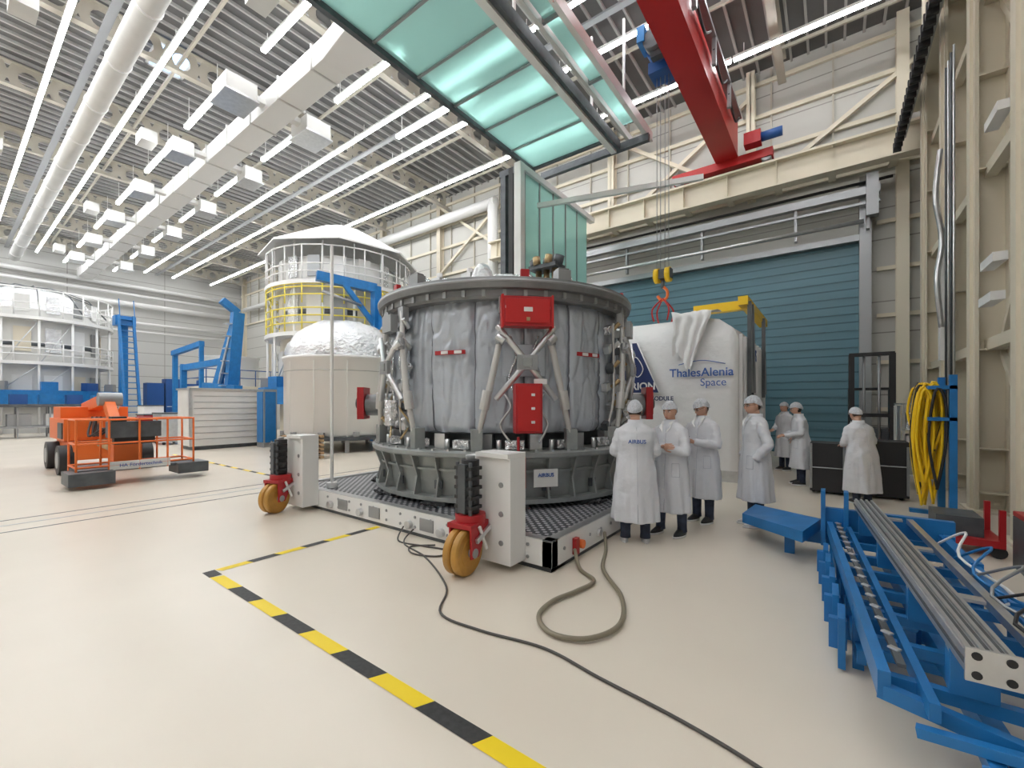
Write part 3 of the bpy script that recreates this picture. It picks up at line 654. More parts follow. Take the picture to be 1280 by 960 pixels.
def person(name,x,y,rz,h,L,Rr,head=(0,0),hem=.33,stance=.10,lean=0,step=.0,hairlong=0,shoe=None,glasses=False,badge=None,wide=1.0):
    root=empty(name,(x,y,0),rz,h/1.78)
    seed=x*7+y
    def fold(a,z):
        k=max(0,(1.22-z)/.8)
        return k*(.060*sin(6*a+seed+z)+.045*sin(11*a+2*seed+z*2.5)+.03*noise.noise(Vector((cos(a)*3,sin(a)*3+seed,z*1.5))))+.020*sin(3*a+z*16+seed)+.017*sin(5*a-z*25+seed)
    zt=lambda z:-lean*max(0,z-.95)
    b=B(); Hh=hem
    secs=[(Hh,.265,.205),(Hh+.02,.267,.207),(.5,.258,.20),(.65,.25,.193),(.8,.24,.187),(.88,.233,.18),(.95,.226,.173),(1.0,.218,.165),(1.05,.208,.157),(1.10,.204,.153),(1.14,.203,.152),(1.19,.208,.153),(1.24,.213,.155),(1.29,.217,.154),(1.33,.22,.15),(1.39,.218,.137),(1.44,.185,.12),(1.475,.13,.095),(1.50,.088,.078),(1.53,.072,.070)]
    secs=[s for i,s in enumerate(secs) if i<2 or s[0]>Hh+.05]
    cs=[(z,0,zt(z)+(.012 if z<1.3 else .01),rx*(wide if z<1.42 else 1),ry*(wide if z<1.42 else 1)) for z,rx,ry in secs]
    b.loft(cs,COAT,64,fold)
    hb=B()
    for side,A in ((1,L),(-1,Rr)):
        e,wv,dr,nr=ARMS[A]; off=Vector((0,zt(1.4),0))
        sh=Vector((side*.168,.005,1.41))+off; e=Vector((side*e[0],e[1],e[2]))+off*.8; wv=Vector((side*wv[0],wv[1]-(.05 if A=='cross' and side<0 else 0),wv[2]+(.03 if A=='cross' and side<0 else 0)))+off*.8
        dv=Vector((side*dr[0],dr[1],dr[2])).normalized(); nv=Vector((side*nr[0],nr[1],nr[2]))
        p1=sh.lerp(e,.5); p2=e.lerp(wv,.5)
        pts=[sh,sh.lerp(e,.2),sh.lerp(e,.4),p1,sh.lerp(e,.65),e.lerp(sh,.12),e,e.lerp(wv,.12),e.lerp(wv,.3),p2,e.lerp(wv,.7),wv.lerp(e,.12),wv]
        b.tube(pts,[.064,.076,.068,.074,.062,.070,.060,.067,.054,.063,.050,.054,.047],COAT,16)
        if A!='pocket': hand(hb,wv+dv*.015,dv,nv,side*(1 if A!='down' else -1),.35 if A=='down' else .6)
    if L=='phone': hb.box(Vector((.0,-.40,1.20)),(.075,.012,.15),BLACK,Matrix.Rotation(radians(-50),3,'X'))
    o=b.obj('coat',root); r=o.modifiers.new('r','REMESH'); r.mode='VOXEL'; r.voxel_size=.011; r.use_smooth_shade=True
    sm=o.modifiers.new('s','SMOOTH'); sm.iterations=2; sm.factor=.5
    hb.obj('hands',root)
    # seams, placket, pockets follow the coat surface
    def surf(a,z,o=.004):
        for i in range(len(cs)-1):
            if cs[i][0]<=z<=cs[i+1][0]:
                t=(z-cs[i][0])/(cs[i+1][0]-cs[i][0]); rx=cs[i][3]*(1-t)+cs[i+1][3]*t; ry=cs[i][4]*(1-t)+cs[i+1][4]*t; cy=cs[i][2]*(1-t)+cs[i+1][2]*t
                f=1+fold(a,z); return Vector(((rx*f+o)*cos(a),cy+(ry*f+o)*sin(a),z))
        return Vector((0,0,z))
    b=B(); zs=[Hh+.03+(1.44-Hh-.03)*i/30 for i in range(31)]
    b.tube([surf(-pi/2+.10,z,-.002) for z in zs],.005,COATL,6); b.tube([surf(pi/2,z,-.003) for z in zs],.004,COATL,6)
    for z in (.62,.78,.94,1.1,1.26): p=surf(-pi/2,z,.0); b.ell(p,(.010,.005,.010),WHITE,8,6)
    for s_ in (-1,1):
        a0=-pi/2+s_*.75; 
        for aa,z0,z1 in ((a0-.22,.80,.97),(a0+.22,.80,.97)): b.tube([surf(aa,z0+(z1-z0)*i/4,0) for i in range(5)],.003,COATL,6)
        for zz in (.80,.97): b.tube([surf(a0-.22+.44*i/5,zz,0) for i in range(6)],.004,COATL,6)
        b.add([Vector((s_*.025,zt(1.40)-.142,1.36)),Vector((s_*.085,zt(1.4)-.125,1.43)),Vector((s_*.080,zt(1.5)-.055,1.52)),Vector((s_*.035,zt(1.5)-.085,1.49))],[(0,1,2,3)],WHITE)
    b.rev([(.074,1.49),(.090,1.535),(.093,1.49),(.115,1.465)],(0,zt(1.45)+.010,0),COAT,20)
    b.obj('collar_and_seams',root)
    b=B(); sm_=shoe or BLACK
    for side,st in ((1,step),(-1,-step)):
        xs_=side*stance
        b.tube([(side*.085,.01,.92),(side*.09,.01+st*.3,.72),(xs_*.97,st*.7-.005,.5),(xs_,st*.85+.015,.32),(xs_,st+.015,.12),(xs_,st+.015,.06)],[.09,.085,.070,.066,.060,.064],DENIM,16)
        b.loft([(0,xs_+side*.01,st-.055,.047,.135),(.025,xs_+side*.01,st-.055,.05,.14)],SHOE,20)
        b.loft([(.025,xs_+side*.01,st-.05,.046,.132),(.05,xs_+side*.008,st-.045,.044,.122),(.075,xs_,st-.02,.042,.09),(.10,xs_,st+.01,.04,.055)],sm_,20)
    b.obj('legs',root)
    hz=1.640; hy=zt(1.65)-.018
    b=B(); b.tube([(0,zt(1.45)+.015,1.44),(0,zt(1.55)+.008,1.53),(0,hy+.015,1.60)],[.062,.057,.058],SKIN,16)
    b.M=tmat((0,hy,hz),head[0],head[1])
    headgrid(b,SKIN)
    for s_ in (-1,1):
        b.ell((s_*.030,-.077,.008),(.012,.009,.007),EYEW,10,8); b.ell((s_*.030,-.084,.008),(.005,.004,.005),BLACK,8,6)
        b.tube([(s_*.017,-.090,.024),(s_*.032,-.090,.029),(s_*.048,-.080,.024)],[.003,.004,.003],HAIR,6)
        b.ell((s_*.076,.008,.0),(.008,.018,.030),SKIN,10,8)
        if glasses:
            b.tube([(s_*.010,-.098,.012),(s_*.03,-.098,.024),(s_*.052,-.090,.012),(s_*.032,-.098,-.006),(s_*.010,-.098,.012)],.0022,BLACK,6); b.tube([(s_*.052,-.09,.014),(s_*.078,.0,.014)],.002,BLACK,6)
    b.ell((0,-.096,-.060),(.023,.008,.0055),LIP,12,8)
    headgrid(b,HAIR,.005,lambda c:(c.z>-.05 and c.y>.02) if not hairlong else (c.y>-.0))
    lim=lambda c:c.z>.040-.62*max(0,c.y+.02)
    headgrid(b,CAP,.010,lim,64,40,.008,(1.07,1.12,1.05),40)
    b.tube([(.086*cos(t_),.110*sin(t_),.043-.62*max(0,.110*sin(t_)+.02)) for t_ in [2*pi*i/24 for i in range(25)]],.005,CAP,6,False)
    b.obj('head',root)
    if badge: text('back_print',badge,(0,.192+zt(1.3),1.27),(radians(90),0,radians(180)),.065,BLUET,root,.001)
    return root
D=radians
person('technician',-2.0,5.29,D(208),1.79,'front','front',head=(D(-12),D(10)),hem=.28,stance=.12,shoe=SHOE,badge='AIRBUS',wide=1.08)
person('technician',-1.73,5.86,D(-18),1.78,'cross','cross',head=(D(10),D(8)),hem=.32,stance=.13,step=.05)
person('technician',-1.54,6.78,D(-22),1.82,'phone','phone',head=(D(-18),D(22)),hem=.36,glasses=True)
person('technician',-.89,6.98,D(-62),1.86,'pocket','pocket',head=(D(8),D(6)),hem=.36,shoe=SHOE,glasses=True)
person('technician',-1.0,13.3,D(-40),1.78,'down','front',head=(0,0),hem=.35)
person('technician',-.55,11.1,D(-75),1.77,'front','front',head=(0,D(14)),hem=.36,lean=.08,hairlong=1)
person('technician',.41,9.65,D(214),1.68,'front','front',head=(0,D(22)),hem=.22,lean=.18,wide=1.12)
# ------------------------------------------------------------ right-hand equipment
b=B(); b.bb(-.35,.2,10.2,10.8,.05,.98,BLACK); b.bb(.3,1.1,10.3,10.9,.05,1.05,BLACK)
for x in (-.33,.18,.32,1.08):
    y_=10.19 if x<.25 else 10.29
    b.bb(x-.02,x+.02,y_-.01,y_+.03,.1,.97,GREY)
b.bb(-.36,.21,10.18,10.21,.5,.52,GREY); b.bb(.3,1.11,10.28,10.31,.6,.62,GREY)
for x in (-.3,.15,.4,1.0): b.ell((x,10.4,.03),(.03,.03,.03),BLACK)
b.obj('flight_case',bevel=.015)
b=B(); fx,fy=.80,14.2
for s_ in (-.4,.4): b.bb(fx+s_-.06,fx+s_+.06,fy-.06,fy+.1,.1,3.0,BLACK); b.bb(fx+s_-.05,fx+s_+.05,fy-1.1,fy,.06,.12,BLACK)
for z in (.5,1.4,2.95): b.bb(fx-.45,fx+.45,fy-.02,fy+.08,z,z+.09,BLACK)
for s_ in (-.15,.15): b.cyl((fx+s_,fy+.05,.2),(fx+s_,fy+.05,2.95),.03,GREY,8)
b.bb(fx-.5,fx+.5,fy+.12,fy+1.2,.15,1.1,DGREY); b.bb(fx-.45,fx-.4,fy+.2,fy+1.1,1.1,2.1,BLACK); b.bb(fx+.4,fx+.45,fy+.2,fy+1.1,1.1,2.1,BLACK); b.bb(fx-.45,fx+.45,fy+.2,fy+1.1,2.1,2.15,BLACK)
for s_ in (-.42,.42): b.cyl((fx+s_-.08,fy+.4,.18),(fx+s_+.08,fy+.4,.18),.18,BLACK); b.cyl((fx+s_-.08,fy+1.0,.18),(fx+s_+.08,fy+1.0,.18),.18,BLACK)
b.obj('forklift')
b=B()
for x,y in ((1.15,11.6),(1.15,12.9),(1.6,11.6),(1.6,12.9)): b.bb(x-.02,x+.02,y-.02,y+.02,0,1.75,ALU)
for z in (.3,.75,1.2,1.72): b.bb(1.12,1.63,11.58,12.92,z,z+.03,ALU)
b.bb(1.10,1.12,11.7,12.2,.35,1.7,ALU); b.bb(1.10,1.12,12.3,12.8,.35,1.7,WHITE); b.bb(1.2,1.55,11.7,12.4,1.23,1.55,FOIL); b.bb(1.2,1.55,11.7,12.4,.78,1.1,WHITE)
b.obj('equipment_rack')
b=B()
b.bb(1.32,1.40,8.5,8.58,0,2.15,BLUE); b.bb(1.32,1.40,9.3,9.38,0,2.15,BLUE); b.bb(1.0,1.6,8.4,8.5,0,.06,BLUE); b.bb(1.0,1.6,9.36,9.46,0,.06,BLUE)
for z in (1.95,1.5): b.bb(1.1,1.40,8.5,9.4,z,z+.05,BLUE)
for k in range(34):
    yy=8.5+k*.027; zz=1.95+random.uniform(-.05,.08); x=1.14+random.uniform(-.10,.06); dz=random.uniform(.7,1.75)
    b.tube(smooth_pts([(x,yy,zz-dz*.98),(x-.08,yy+.05,zz-dz*.5),(x-.02,yy,zz),(x+.08,yy+.02,zz-.1),(x+.10,yy+.05,zz-dz*.5),(x,yy+.02,zz-dz)],4),.018,YEL if k%6 else BLACK,6)
b.obj('yellow_hose_rack')
b=B(); b.bb(1.0,1.55,7.1,7.75,.12,.2,RED); b.bb(1.5,1.55,7.1,7.15,.2,.55,RED); b.bb(1.5,1.55,7.7,7.75,.2,.55,RED)
for x in (1.05,1.5):
    for y in (7.15,7.7): b.cyl((x,y-.03,.07),(x,y+.03,.07),.07,BLACK,14)
b.bb(1.0,1.4,7.2,7.7,.2,.42,DGREY)
b.obj('red_hand_cart')
b=B(); b.bb(1.55,1.95,5.9,6.9,.0,.55,DGREY); b.bb(1.55,1.95,5.9,6.9,.55,.60,RED); b.bb(2.35,2.75,6.2,7.4,.0,1.3,GREY)
b.obj('tool_cabinet',bevel=.01)
# blue lifting frame foreground
b=B()
def cbeam(p,q,w=.07,h=.12,m=BLUE): b.bar(p,q,w,h,m)
cbeam((-.02,5.8,.40),(.20,2.72,.40),.05,.13); cbeam((.14,5.8,.40),(.36,2.6,.40),.04,.08); cbeam((.86,5.8,.42),(.98,2.1,.42),.07,.12)
cbeam((.02,5.8,.14),(.15,3.5,.14),.05,.09); cbeam((.86,5.8,.14),(.96,2.4,.14),.06,.07); cbeam((.40,5.8,.22),(.62,2.5,.22),.08,.12)
for k in range(8):
    y=5.7-k*.41; t=(5.8-y)/3.45; cbeam((-.02+.22*t,y,.38),(.9+.1*t,y,.38),.05,.06)
    if k%2==0: cbeam((.88+.1*t,y,.0),(.88+.1*t,y,.5),.07,.07)
    if k<6 and k!=1: cbeam((.0+.22*t,y,.0),(.0+.22*t,y,.42),.06,.06); cbeam((.0+.22*t,y,.13),(.9+.1*t,y,.13),.05,.06)
b.bar((.05,5.7,.475),(.27,2.8,.475),.035,.02,DGREY)
for k in range(16):
    t=k/16; b.bar((.05+.22*t-.02,5.68-2.9*t,.49),(.05+.22*t+.02,5.68-2.9*t-.03,.49),.03,.01,ALU)
for x in (-.08,.12): b.bb(x-.02,x+.02,5.78,5.92,.2,.80,BLUE)
b.bb(-.1,.95,5.85,5.93,.25,.60,BLUE)
pl=[(-.10,6.0,.44),(-.85,6.75,.36),(-.95,6.35,.30),(-.25,5.45,.40)]
b.add(pl+[(x,y,z-.12) for x,y,z in pl],[(0,1,2,3),(7,6,5,4),(0,4,5,1),(1,5,6,2),(2,6,7,3),(3,7,4,0)],BLUE)
b.bb(-.45,-.35,5.95,6.05,0,.34,BLUE)
cbeam((-.4,6.2,.22),(.9,6.2,.22),.12,.2)
for y,xx in ((5.2,-.02),(4.85,.0),(4.45,.03),(4.05,.05),(3.65,.08)):
    b.bb(xx-.05,xx-.01,y-.13,y+.13,.02,.35,BLUE); b.bb(xx-.10,xx-.0,y-.03,y+.03,.1,.3,BLUE)
cbeam((.15,3.9,.22),(.45,3.8,.22),.12,.12)
cbeam((.18,2.75,.36),(1.6,2.35,.30),.05,.07); cbeam((.30,2.6,.30),(1.3,2.42,.46),.045,.045); cbeam((.52,2.62,.30),(.60,2.15,.10),.06,.06); cbeam((.60,2.15,.10),(1.0,2.1,.10),.06,.06)
b.tube([(.44,2.30,.07),(.50,2.32,.07)],.07,OFFW,20); b.cyl((.42,2.30,.07),(.52,2.33,.07),.02,GREY,10); cbeam((.47,2.32,.1),(.5,2.5,.3),.04,.04)
P0=Vector((.27,5.95,.66)); P1=Vector((.53,2.60,.66)); dirp=(P1-P0).normalized(); sx=Vector((dirp.y,-dirp.x,0))*-1
b.bar(P0,P1,.16,.09,ALU)
for s_ in (-.065,-.022,.022,.065): b.bar(P0+sx*s_+Vector((0,0,.05)),P1+sx*s_+Vector((0,0,.05)),.018,.018,ALU)
for s_ in (-.044,0,.044): b.bar(P0+sx*s_+Vector((0,0,.045)),P1+sx*s_+Vector((0,0,.045)),.02,.003,DGREY)
for s_ in (-1,1): b.bar(P0+sx*s_*.081,P1+sx*s_*.081,.006,.02,DGREY)
b.bar(P1,P1+dirp*.015,.17,.14,ALU)
for s_ in (-.05,.05):
    for z in (-.04,.04): b.cyl(P1+sx*s_+Vector((0,0,z))+dirp*.01,P1+sx*s_+Vector((0,0,z))+dirp*.02,.017,BLACK,12)
for t in (.1,.4,.7,.93):
    p=P0.lerp(P1,t); b.box(p-Vector((0,0,.14)),(.16,.1,.2),BLUE); b.bar(p+Vector((-.08,0,-.05)),p+Vector((.25,0,-.05)),.08,.02,ALU)
b.bar((.62,5.9,.56),(.84,2.4,.56),.05,.05,ALU)
for k in range(5): b.tube(smooth_pts([(.7+.03*k,5.2-.4*k,.5),(.85+.06*k,4.9-.4*k,.72),(.75,4.5-.4*k,.62),(.95+.05*k,4.2-.4*k,.5),(.8,3.9-.4*k,.48)],5),.010,[WHITE,BLUE,GREY,BLACK,BLUE][k],6)
b.obj('blue_lifting_frame',bevel=.004)
b=B(); nn=16; vs=[]
for i in range(nn+1):
    for j in range(nn+1):
        u=i/nn;v=j/nn; e=4*u*(1-u)*4*v*(1-v)
        vs.append((1.12+.6*u,3.6+1.3*v,.02+.6*e**.35+.10*noise.noise(Vector((u*5,v*7,3)))))
b.add(vs,[(i*(nn+1)+j,(i+1)*(nn+1)+j,(i+1)*(nn+1)+j+1,i*(nn+1)+j+1) for i in range(nn) for j in range(nn)],BLUE,True); b.obj('blue_tarp_bundle')
# ------------------------------------------------------------ left side: boom lift
lift=empty('boom_lift',(0,0,0)); b=B()
for x in (-16.9,-15.1):
    for y in (1.9,3.4): b.cyl((x,y-.14,.36),(x,y+.14,.36),.36,BLACK,24); b.cyl((x,y-.15,.36),(x,y+.15,.36),.2,GREY,16)
b.bb(-17.2,-14.8,2.0,3.3,.35,.75,ORANGE); b.bb(-17.5,-15.3,1.9,3.4,.8,1.35,ORANGE); b.bb(-17.3,-16.2,1.95,3.3,1.35,1.65,ORANGE); b.bb(-16,-15.4,1.87,2.2,.85,1.25,DGREY)
b.bar((-17.1,2.6,1.6),(-14.6,2.6,1.85),.26,.28,ORANGE); b.bar((-16.6,2.6,1.25),(-14.4,2.6,1.2),.28,.28,ORANGE); b.bar((-14.7,2.6,1.85),(-14.0,2.6,1.3),.2,.22,ORANGE)
b.cyl((-15.9,2.8,1.1),(-14.8,2.8,1.7),.06,GREY,10); b.cyl((-14.6,2.4,1.85),(-14.6,2.85,1.85),.17,GREY,14); b.cyl((-15.2,2.4,1.2),(-15.2,2.85,1.2),.2,DGREY,14)
b.bar((-14.3,2.6,1.25),(-13.3,2.65,.85),.2,.24,ORANGE); b.bar((-14.2,2.4,.8),(-13.4,2.6,.65),.16,.16,WOOD)
for s_ in (-.08,.0,.08): b.tube(smooth_pts([(-15,2.45+s_,1.4),(-14.5,2.3+s_,.95),(-13.9,2.5+s_,1.15),(-13.3,2.6+s_,.8)]),.025,BLACK,8)
bx0,bx1,by0,by1=-13.1,-12.3,1.70,3.70
b.bb(bx0,bx1,by0,by1,.30,.36,DGREY); 
for z in (.42,.9,1.40):
    for p,q in (((bx0,by0),(bx1,by0)),((bx1,by0),(bx1,by1)),((bx1,by1),(bx0,by1)),((bx0,by1),(bx0,by0))): b.cyl((*p,z),(*q,z),.022,ORANGE,8)
for x in (bx0,bx1):
    for k in range(5): y=by0+(by1-by0)*k/4; b.cyl((x,y,.3),(x,y,1.42),.022,ORANGE,8)
b.bb(bx1,bx1+.02,by0+.5,by1-.45,.32,.50,OFFW)
b.bb(bx1-.35,bx1-.05,2.2,3.1,1.0,1.35,DGREY); b.bb(bx1-.3,bx1-.1,2.3,3.0,.85,1.0,BLACK); b.bb(bx0-.2,bx0+.1,2.4,2.9,.4,1.1,ORANGE); b.bb(bx1-.34,bx1-.06,2.25,2.5,1.35,1.46,BLACK); b.bb(bx1-.34,bx1-.06,2.7,2.95,1.35,1.44,RED)
b.bb(bx1-.5,bx1+.3,by0-.15,by0+.55,.08,.34,DGREY); b.bb(bx1-.5,bx1+.2,by1-.35,by1+.25,.12,.36,DGREY)
b.obj('body',lift,bevel=.015); text('basket_label','HA Fördertechnik',(bx1+.03,2.73,.41),(radians(90),0,radians(90)),.10,BLUET,lift)
b=B(); b.bb(-20.3,-18.9,5.6,8.15,.15,2.25,OFFW); b.bb(-20.35,-18.85,5.55,8.2,2.25,2.32,ALU); b.bb(-20.2,-19,5.7,8.1,.0,.15,DGREY)
for y in (5.58,8.11): b.bb(-18.92,-18.86,y-.04,y+.06,.15,2.25,ALU)
for z in [.4+.23*i for i in range(8)]: b.bb(-18.9,-18.888,5.7,8.05,z,z+.015,GREY)
b.obj('white_equipment_cabinet')
# tank with foil dome
b=B(); tc=(-15.5,9.7,0); R_=2.15
b.rev([(R_-.1,.55),(R_,.62),(R_,3.35),(R_+.05,3.36),(R_+.05,3.45),(R_-.05,3.46)],tc,WHITE,64)
n=64; rg=14; vs=[]
for i in range(rg+1):
    t=i/rg*pi/2
    for k in range(n):
        a=2*pi*k/n; r=(R_-.05)*cos(t)**.85*(1+.06*noise.noise(Vector((cos(a)*4,sin(a)*4,t*5)))); vs.append((tc[0]+r*cos(a),tc[1]+r*sin(a),3.46+1.5*sin(t)*(1+.06*noise.noise(Vector((cos(a)*7,sin(a)*7,t*6))))))
b.add(vs,[(i*n+k,i*n+(k+1)%n,(i+1)*n+(k+1)%n,(i+1)*n+k) for i in range(rg) for k in range(n)],FOIL,True)
for k in range(12):
    a=2*pi*k/12; R=Matrix.Rotation(a,3,'Z'); c=Vector(tc)
    b.box(c+R@Vector((R_,0,1.9)),(.015,.03,2.7),OFFW,R); b.box(c+R@Vector((R_-.15,0,.3)),(.14,.14,.6),GREY,R)
    b.box(c+R@Vector((R_+.03,.3,.65)),(.12,.2,.16),GREY,R)
b.rev([(R_+.002,2.9),(R_+.008,2.9),(R_+.008,2.92),(R_+.002,2.92)],tc,GREY,64)
b.rev([(R_-.4,.45),(R_+.1,.45),(R_+.1,.56),(R_-.4,.56)],tc,DGREY,48,smooth=False); b.rev([(0,.4),(R_-.3,.4)],tc,DGREY,32)
b.obj('propellant_tank')
b=B(); 
for k in range(6):
    b.bb(-13.9,-12.9,6.5,7.35,.06+k*.13,.09+k*.13,WOOD)
    for y in (6.5,6.87,7.23): b.bb(-13.9,-12.9,y,y+.12,k*.13,.06+k*.13,WOOD)
b.obj('pallet_stack')
# round service towers
def tower(name,c,R_,h1,h2,h3,tent=True):
    b=B(); c=(c[0],c[1],0); ri=R_-.55
    b.rev([(ri,.0),(ri,h1+.6)],c,CREAM if tent else OFFW,48); b.rev([(ri,h1+.6),(ri,h3-.9),(ri*.97,h3-.5)],c,OFFW,48)
    for z in (h1,h2):
        b.rev([(ri-.1,z),(R_+.15,z),(R_+.15,z+.18),(ri-.1,z+.18)],c,WHITE,48,smooth=False)
    b.rev([(ri+.02,h1+1.1),(ri+.03,h1+1.1),(ri+.03,h1+1.35),(ri+.02,h1+1.35)],c,DGREY,48)
    def rail(z,m,n=24,ht=1.1):
        for dz in (.4,.75,ht): b.tube([(c[0]+(R_+.1)*cos(t),c[1]+(R_+.1)*sin(t),z+dz) for t in [2*pi*i/n for i in range(n+1)]],.035,m,6,False)
        for i in range(n):
            t=2*pi*i/n; b.cyl((c[0]+(R_+.1)*cos(t),c[1]+(R_+.1)*sin(t),z),(c[0]+(R_+.1)*cos(t),c[1]+(R_+.1)*sin(t),z+ht),.035,m,6)
    rail(h1+.18,YPALE if tent else WHITE); rail(h2+.18,WHITE,24,1.6)
    if tent: rail(h1+1.5,YPALE,24,.9)
    NP=16
    for i in range(NP):
        t=2*pi*i/NP; t2=2*pi*(i+1)/NP; p=(c[0]+R_*cos(t),c[1]+R_*sin(t)); p2=(c[0]+R_*cos(t2),c[1]+R_*sin(t2))
        b.cyl((*p,0),(*p,h2),.06,WHITE,8); b.cyl((*p,h2),(*p,h3),.03,WHITE,6)
        if i%3==0: b.cyl((*p,2.5),(*p2,h1),.03,ALU,6); b.cyl((*p,h1),(*p2,h2),.03,ALU,6)
        q=Matrix.Rotation(t+.2,3,'Z'); b.box(Vector(c)+q@Vector((ri+.03,0,(h1+h2)/2+.2)),(.05,.7,(h2-h1)*.55),[FOIL,WHITE,GREY,CREAM][i%4],q)
        b.box(Vector(c)+q@Vector((ri+.03,0,h1-1.2)),(.06,.8,1.2),[WHITE,OFFW,GREY,CREAM][(i*3)%4],q)
        b.box(Vector(c)+q@Vector((ri+.03,0,h2+1.0)),(.05,.6,1.0),[FOIL,OFFW,WHITE,GREY][(i*3)%4],q)
    if tent:
        b.rev([(R_+.5,h3),(R_+.5,h3+.08),(R_*.3,h3+1.75),(0,h3+1.9)],c,WHITE,8,a0=.2,a1=.2+2*pi,smooth=False)
        b.rev([(ri,h3-.6),(ri*.6,h3-.1),(0,h3)],c,FOIL,32)
    else:
        b.rev([(ri,h3-.6),(ri*.8,h3+.35),(ri*.45,h3+.85),(0,h3+1.)],c,FOIL,32)
        for i in range(12):
            t=2*pi*i/12; b.tube([(c[0]+r*cos(t),c[1]+r*sin(t),z) for r,z in ((R_,h3-.6),(R_*.75,h3+.55),(R_*.4,h3+1.05),(0,h3+1.2))],.03,DGREY,6)
    Rb=R_+.45
    b.rev([(Rb,1.7),(Rb,2.5),(ri,2.5)],c,BLUE,24,smooth=False); b.rev([(Rb,1.7),(ri,1.7)],c,DGREY,24)
    for i in range(12):
        t=2*pi*i/12+.1; b.cyl((c[0]+(Rb-.2)*cos(t),c[1]+(Rb-.2)*sin(t),0),(c[0]+(Rb-.2)*cos(t),c[1]+(Rb-.2)*sin(t),1.75),.07,DGREY,8)
        q=Matrix.Rotation(t,3,'Z'); b.box(Vector(c)+q@Vector((Rb-.35,0,2.75)),(.4,.7,.5),[BLUE,DBLUE,GREY][i%3],q)
    return b.obj(name)
tower('integration_tower',(-21.4,13.2),3.5,4.9,7.3,9.3)
tower('integration_tower',(-40.7,3.6),3.7,4.0,6.6,7.9,False)
b=B()
b.bar((-17.1,12.3,0),(-17.1,12.3,7.2),.35,.35,BLUE); b.bar((-17.1,12.3,7.1),(-18.0,9.9,7.3),.35,.4,BLUE); b.bar((-17.1,12.3,5.3),(-17.5,10.9,7.1),.2,.2,BLUE)
b.bb(-17.5,-16.6,12.0,12.9,0,.15,BLUE); b.bar((-16.7,12.5,6.6),(-16.7,12.5,4.8),.5,.4,BLUE); b.cyl((-17.2,11.6,6.2),(-17.7,10.0,6.6),.07,GREY,8)
b.obj('blue_jib_crane')
b=B()
b.bar((-23.9,8.6,.2),(-23.5,8.9,6.2),.4,.5,BLUE); b.bar((-25.6,8.1,.2),(-23.6,8.8,5.6),.3,.3,BLUE); b.bar((-25.5,8.2,2.6),(-22.9,8.7,2.4),.4,.4,BLUE)
b.bb(-26,-22.9,7.8,9.2,0,.3,BLUE); b.bar((-23.5,8.9,6.2),(-23.5,8.2,6.7),.3,.3,BLUE); b.bar((-27.5,7.8,3.6),(-23.6,8.8,3.9),.3,.3,BLUE); b.bar((-27.4,7.8,0),(-27.4,7.8,3.8),.25,.25,BLUE)
b.bar((-25.0,8.3,1.2),(-23.6,8.6,5.0),.12,.12,ALU)
for k in range(9): b.bar((-23.8+.04*k,8.35+.03*k,.8+.6*k),(-23.8+.04*k,8.1+.03*k,.8+.6*k),.4,.04,ALU)
b.obj('blue_tilting_stand')
b=B()
b.bb(-34,-29.5,9.5,14,2.6,2.8,CREAM); b.bb(-33.9,-29.7,9.7,14,0,2.6,OFFW); b.rev([(1.6,2.8),(1.6,4.6),(1.7,4.7),(0,4.9)],(-31.5,11.5,0),WHITE,32)
for z in (3.3,3.8):
    b.cyl((-29.5,9.5,z),(-29.5,14,z),.03,DBLUE,6); b.cyl((-34,9.5,z),(-29.5,9.5,z),.03,DBLUE,6)
for k in range(6): b.cyl((-29.5,9.5+.9*k,2.8),(-29.5,9.5+.9*k,3.8),.03,DBLUE,6)
b.bar((-33.5,9.0,4.9),(-29.2,9.2,5.2),.25,.3,BLUE); b.bar((-33.5,9.1,0),(-33.5,9.1,5),.25,.25,BLUE); b.bar((-29.3,9.2,0),(-29.3,9.2,5.3),.2,.2,BLUE)
b.obj('raised_work_platform')
b=B()
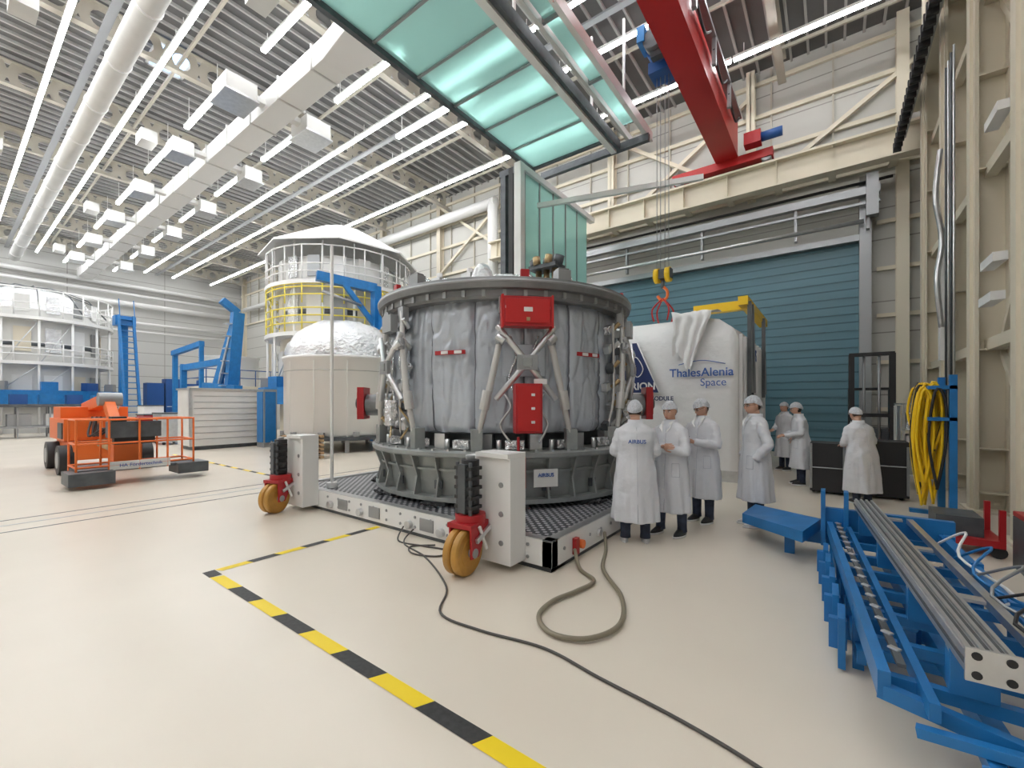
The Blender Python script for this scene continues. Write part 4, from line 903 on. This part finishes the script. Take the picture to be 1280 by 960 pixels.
for k in range(6): b.bb(-37.,-36.1,8.3+k*1.0,9.2+k*1.0,.3,3.4 if k%2 else 3.1,DBLUE); b.bb(-36.1,-36.08,8.35+k,9.15+k,1.5,1.54,WHITE)
b.bb(-37.,-36.1,8.3,14.3,0,.3,DGREY)
b.obj('blue_storage_lockers')
b=B()
for s_ in (-.35,.35): b.bar((-33.6,7.1+s_,0),(-35.4,7.1+s_,7.2),.1,.2,BLUE); b.bar((-33.5,7.1+s_,1.0),(-35.3,7.1+s_,8.2),.04,.04,BLUE)
for k in range(20): t=k/20; b.bb(-33.7-1.8*t,-33.5-1.8*t,6.75,7.45,.1+7.2*t,.15+7.2*t,BLUE)
b.bb(-36.1,-35.4,6.6,7.6,6.6,7.2,BLUE); b.bar((-36.,7.1,0),(-36.,7.1,6.6),.4,.4,BLUE)
b.obj('access_ladder')
b=B()
for k in range(8):
    y=-2+k*1.1; b.bb(-33.6,-33.5,y,y+.06,0,1.6,GREY); b.bb(-32.4,-32.3,y,y+.06,0,1.6,GREY)
b.bb(-33.7,-32.2,-2.2,6.0,1.55,1.7,DGREY); b.bb(-33.5,-32.3,-2.2,6.0,.5,.6,GREY)
for k in range(6): b.bb(-33.4,-32.5,-1.8+k*1.3,-1.0+k*1.3,.6,1.2,random.choice([GREY,WHITE,DBLUE]))
for k in range(8): b.bb(-33.6,-32.8,-1.8+k,-1.2+k,1.7,2.2,BLUE if k%2 else DBLUE)
b.obj('work_bench')
b=B()
for k,(x,y,hh) in enumerate(((-26,5.6,1.2),(-29.5,6.4,1.6),(-23.5,5.6,1.3))):
    b.bb(x,x+1.2,y,y+.8,.12,hh,[RED,WHITE,ALU][k]); b.bb(x-.03,x+1.23,y-.03,y+.83,hh,hh+.05,DGREY)
    for dx in (.1,1.1):
        for dy in (.1,.7): b.cyl((x+dx-.03,y+dy,.06),(x+dx+.03,y+dy,.06),.06,BLACK,10)
b.obj('tool_trolley')
b=B(); b.bb(-18.5,-17.9,7.7,8.2,.0,2.3,GREY); b.bb(-18.45,-17.95,7.68,7.7,.2,2.2,BLUE); b.bb(-17.9,-17.88,7.75,8.15,.2,2.2,BLUE); b.obj('blue_screen_panel')
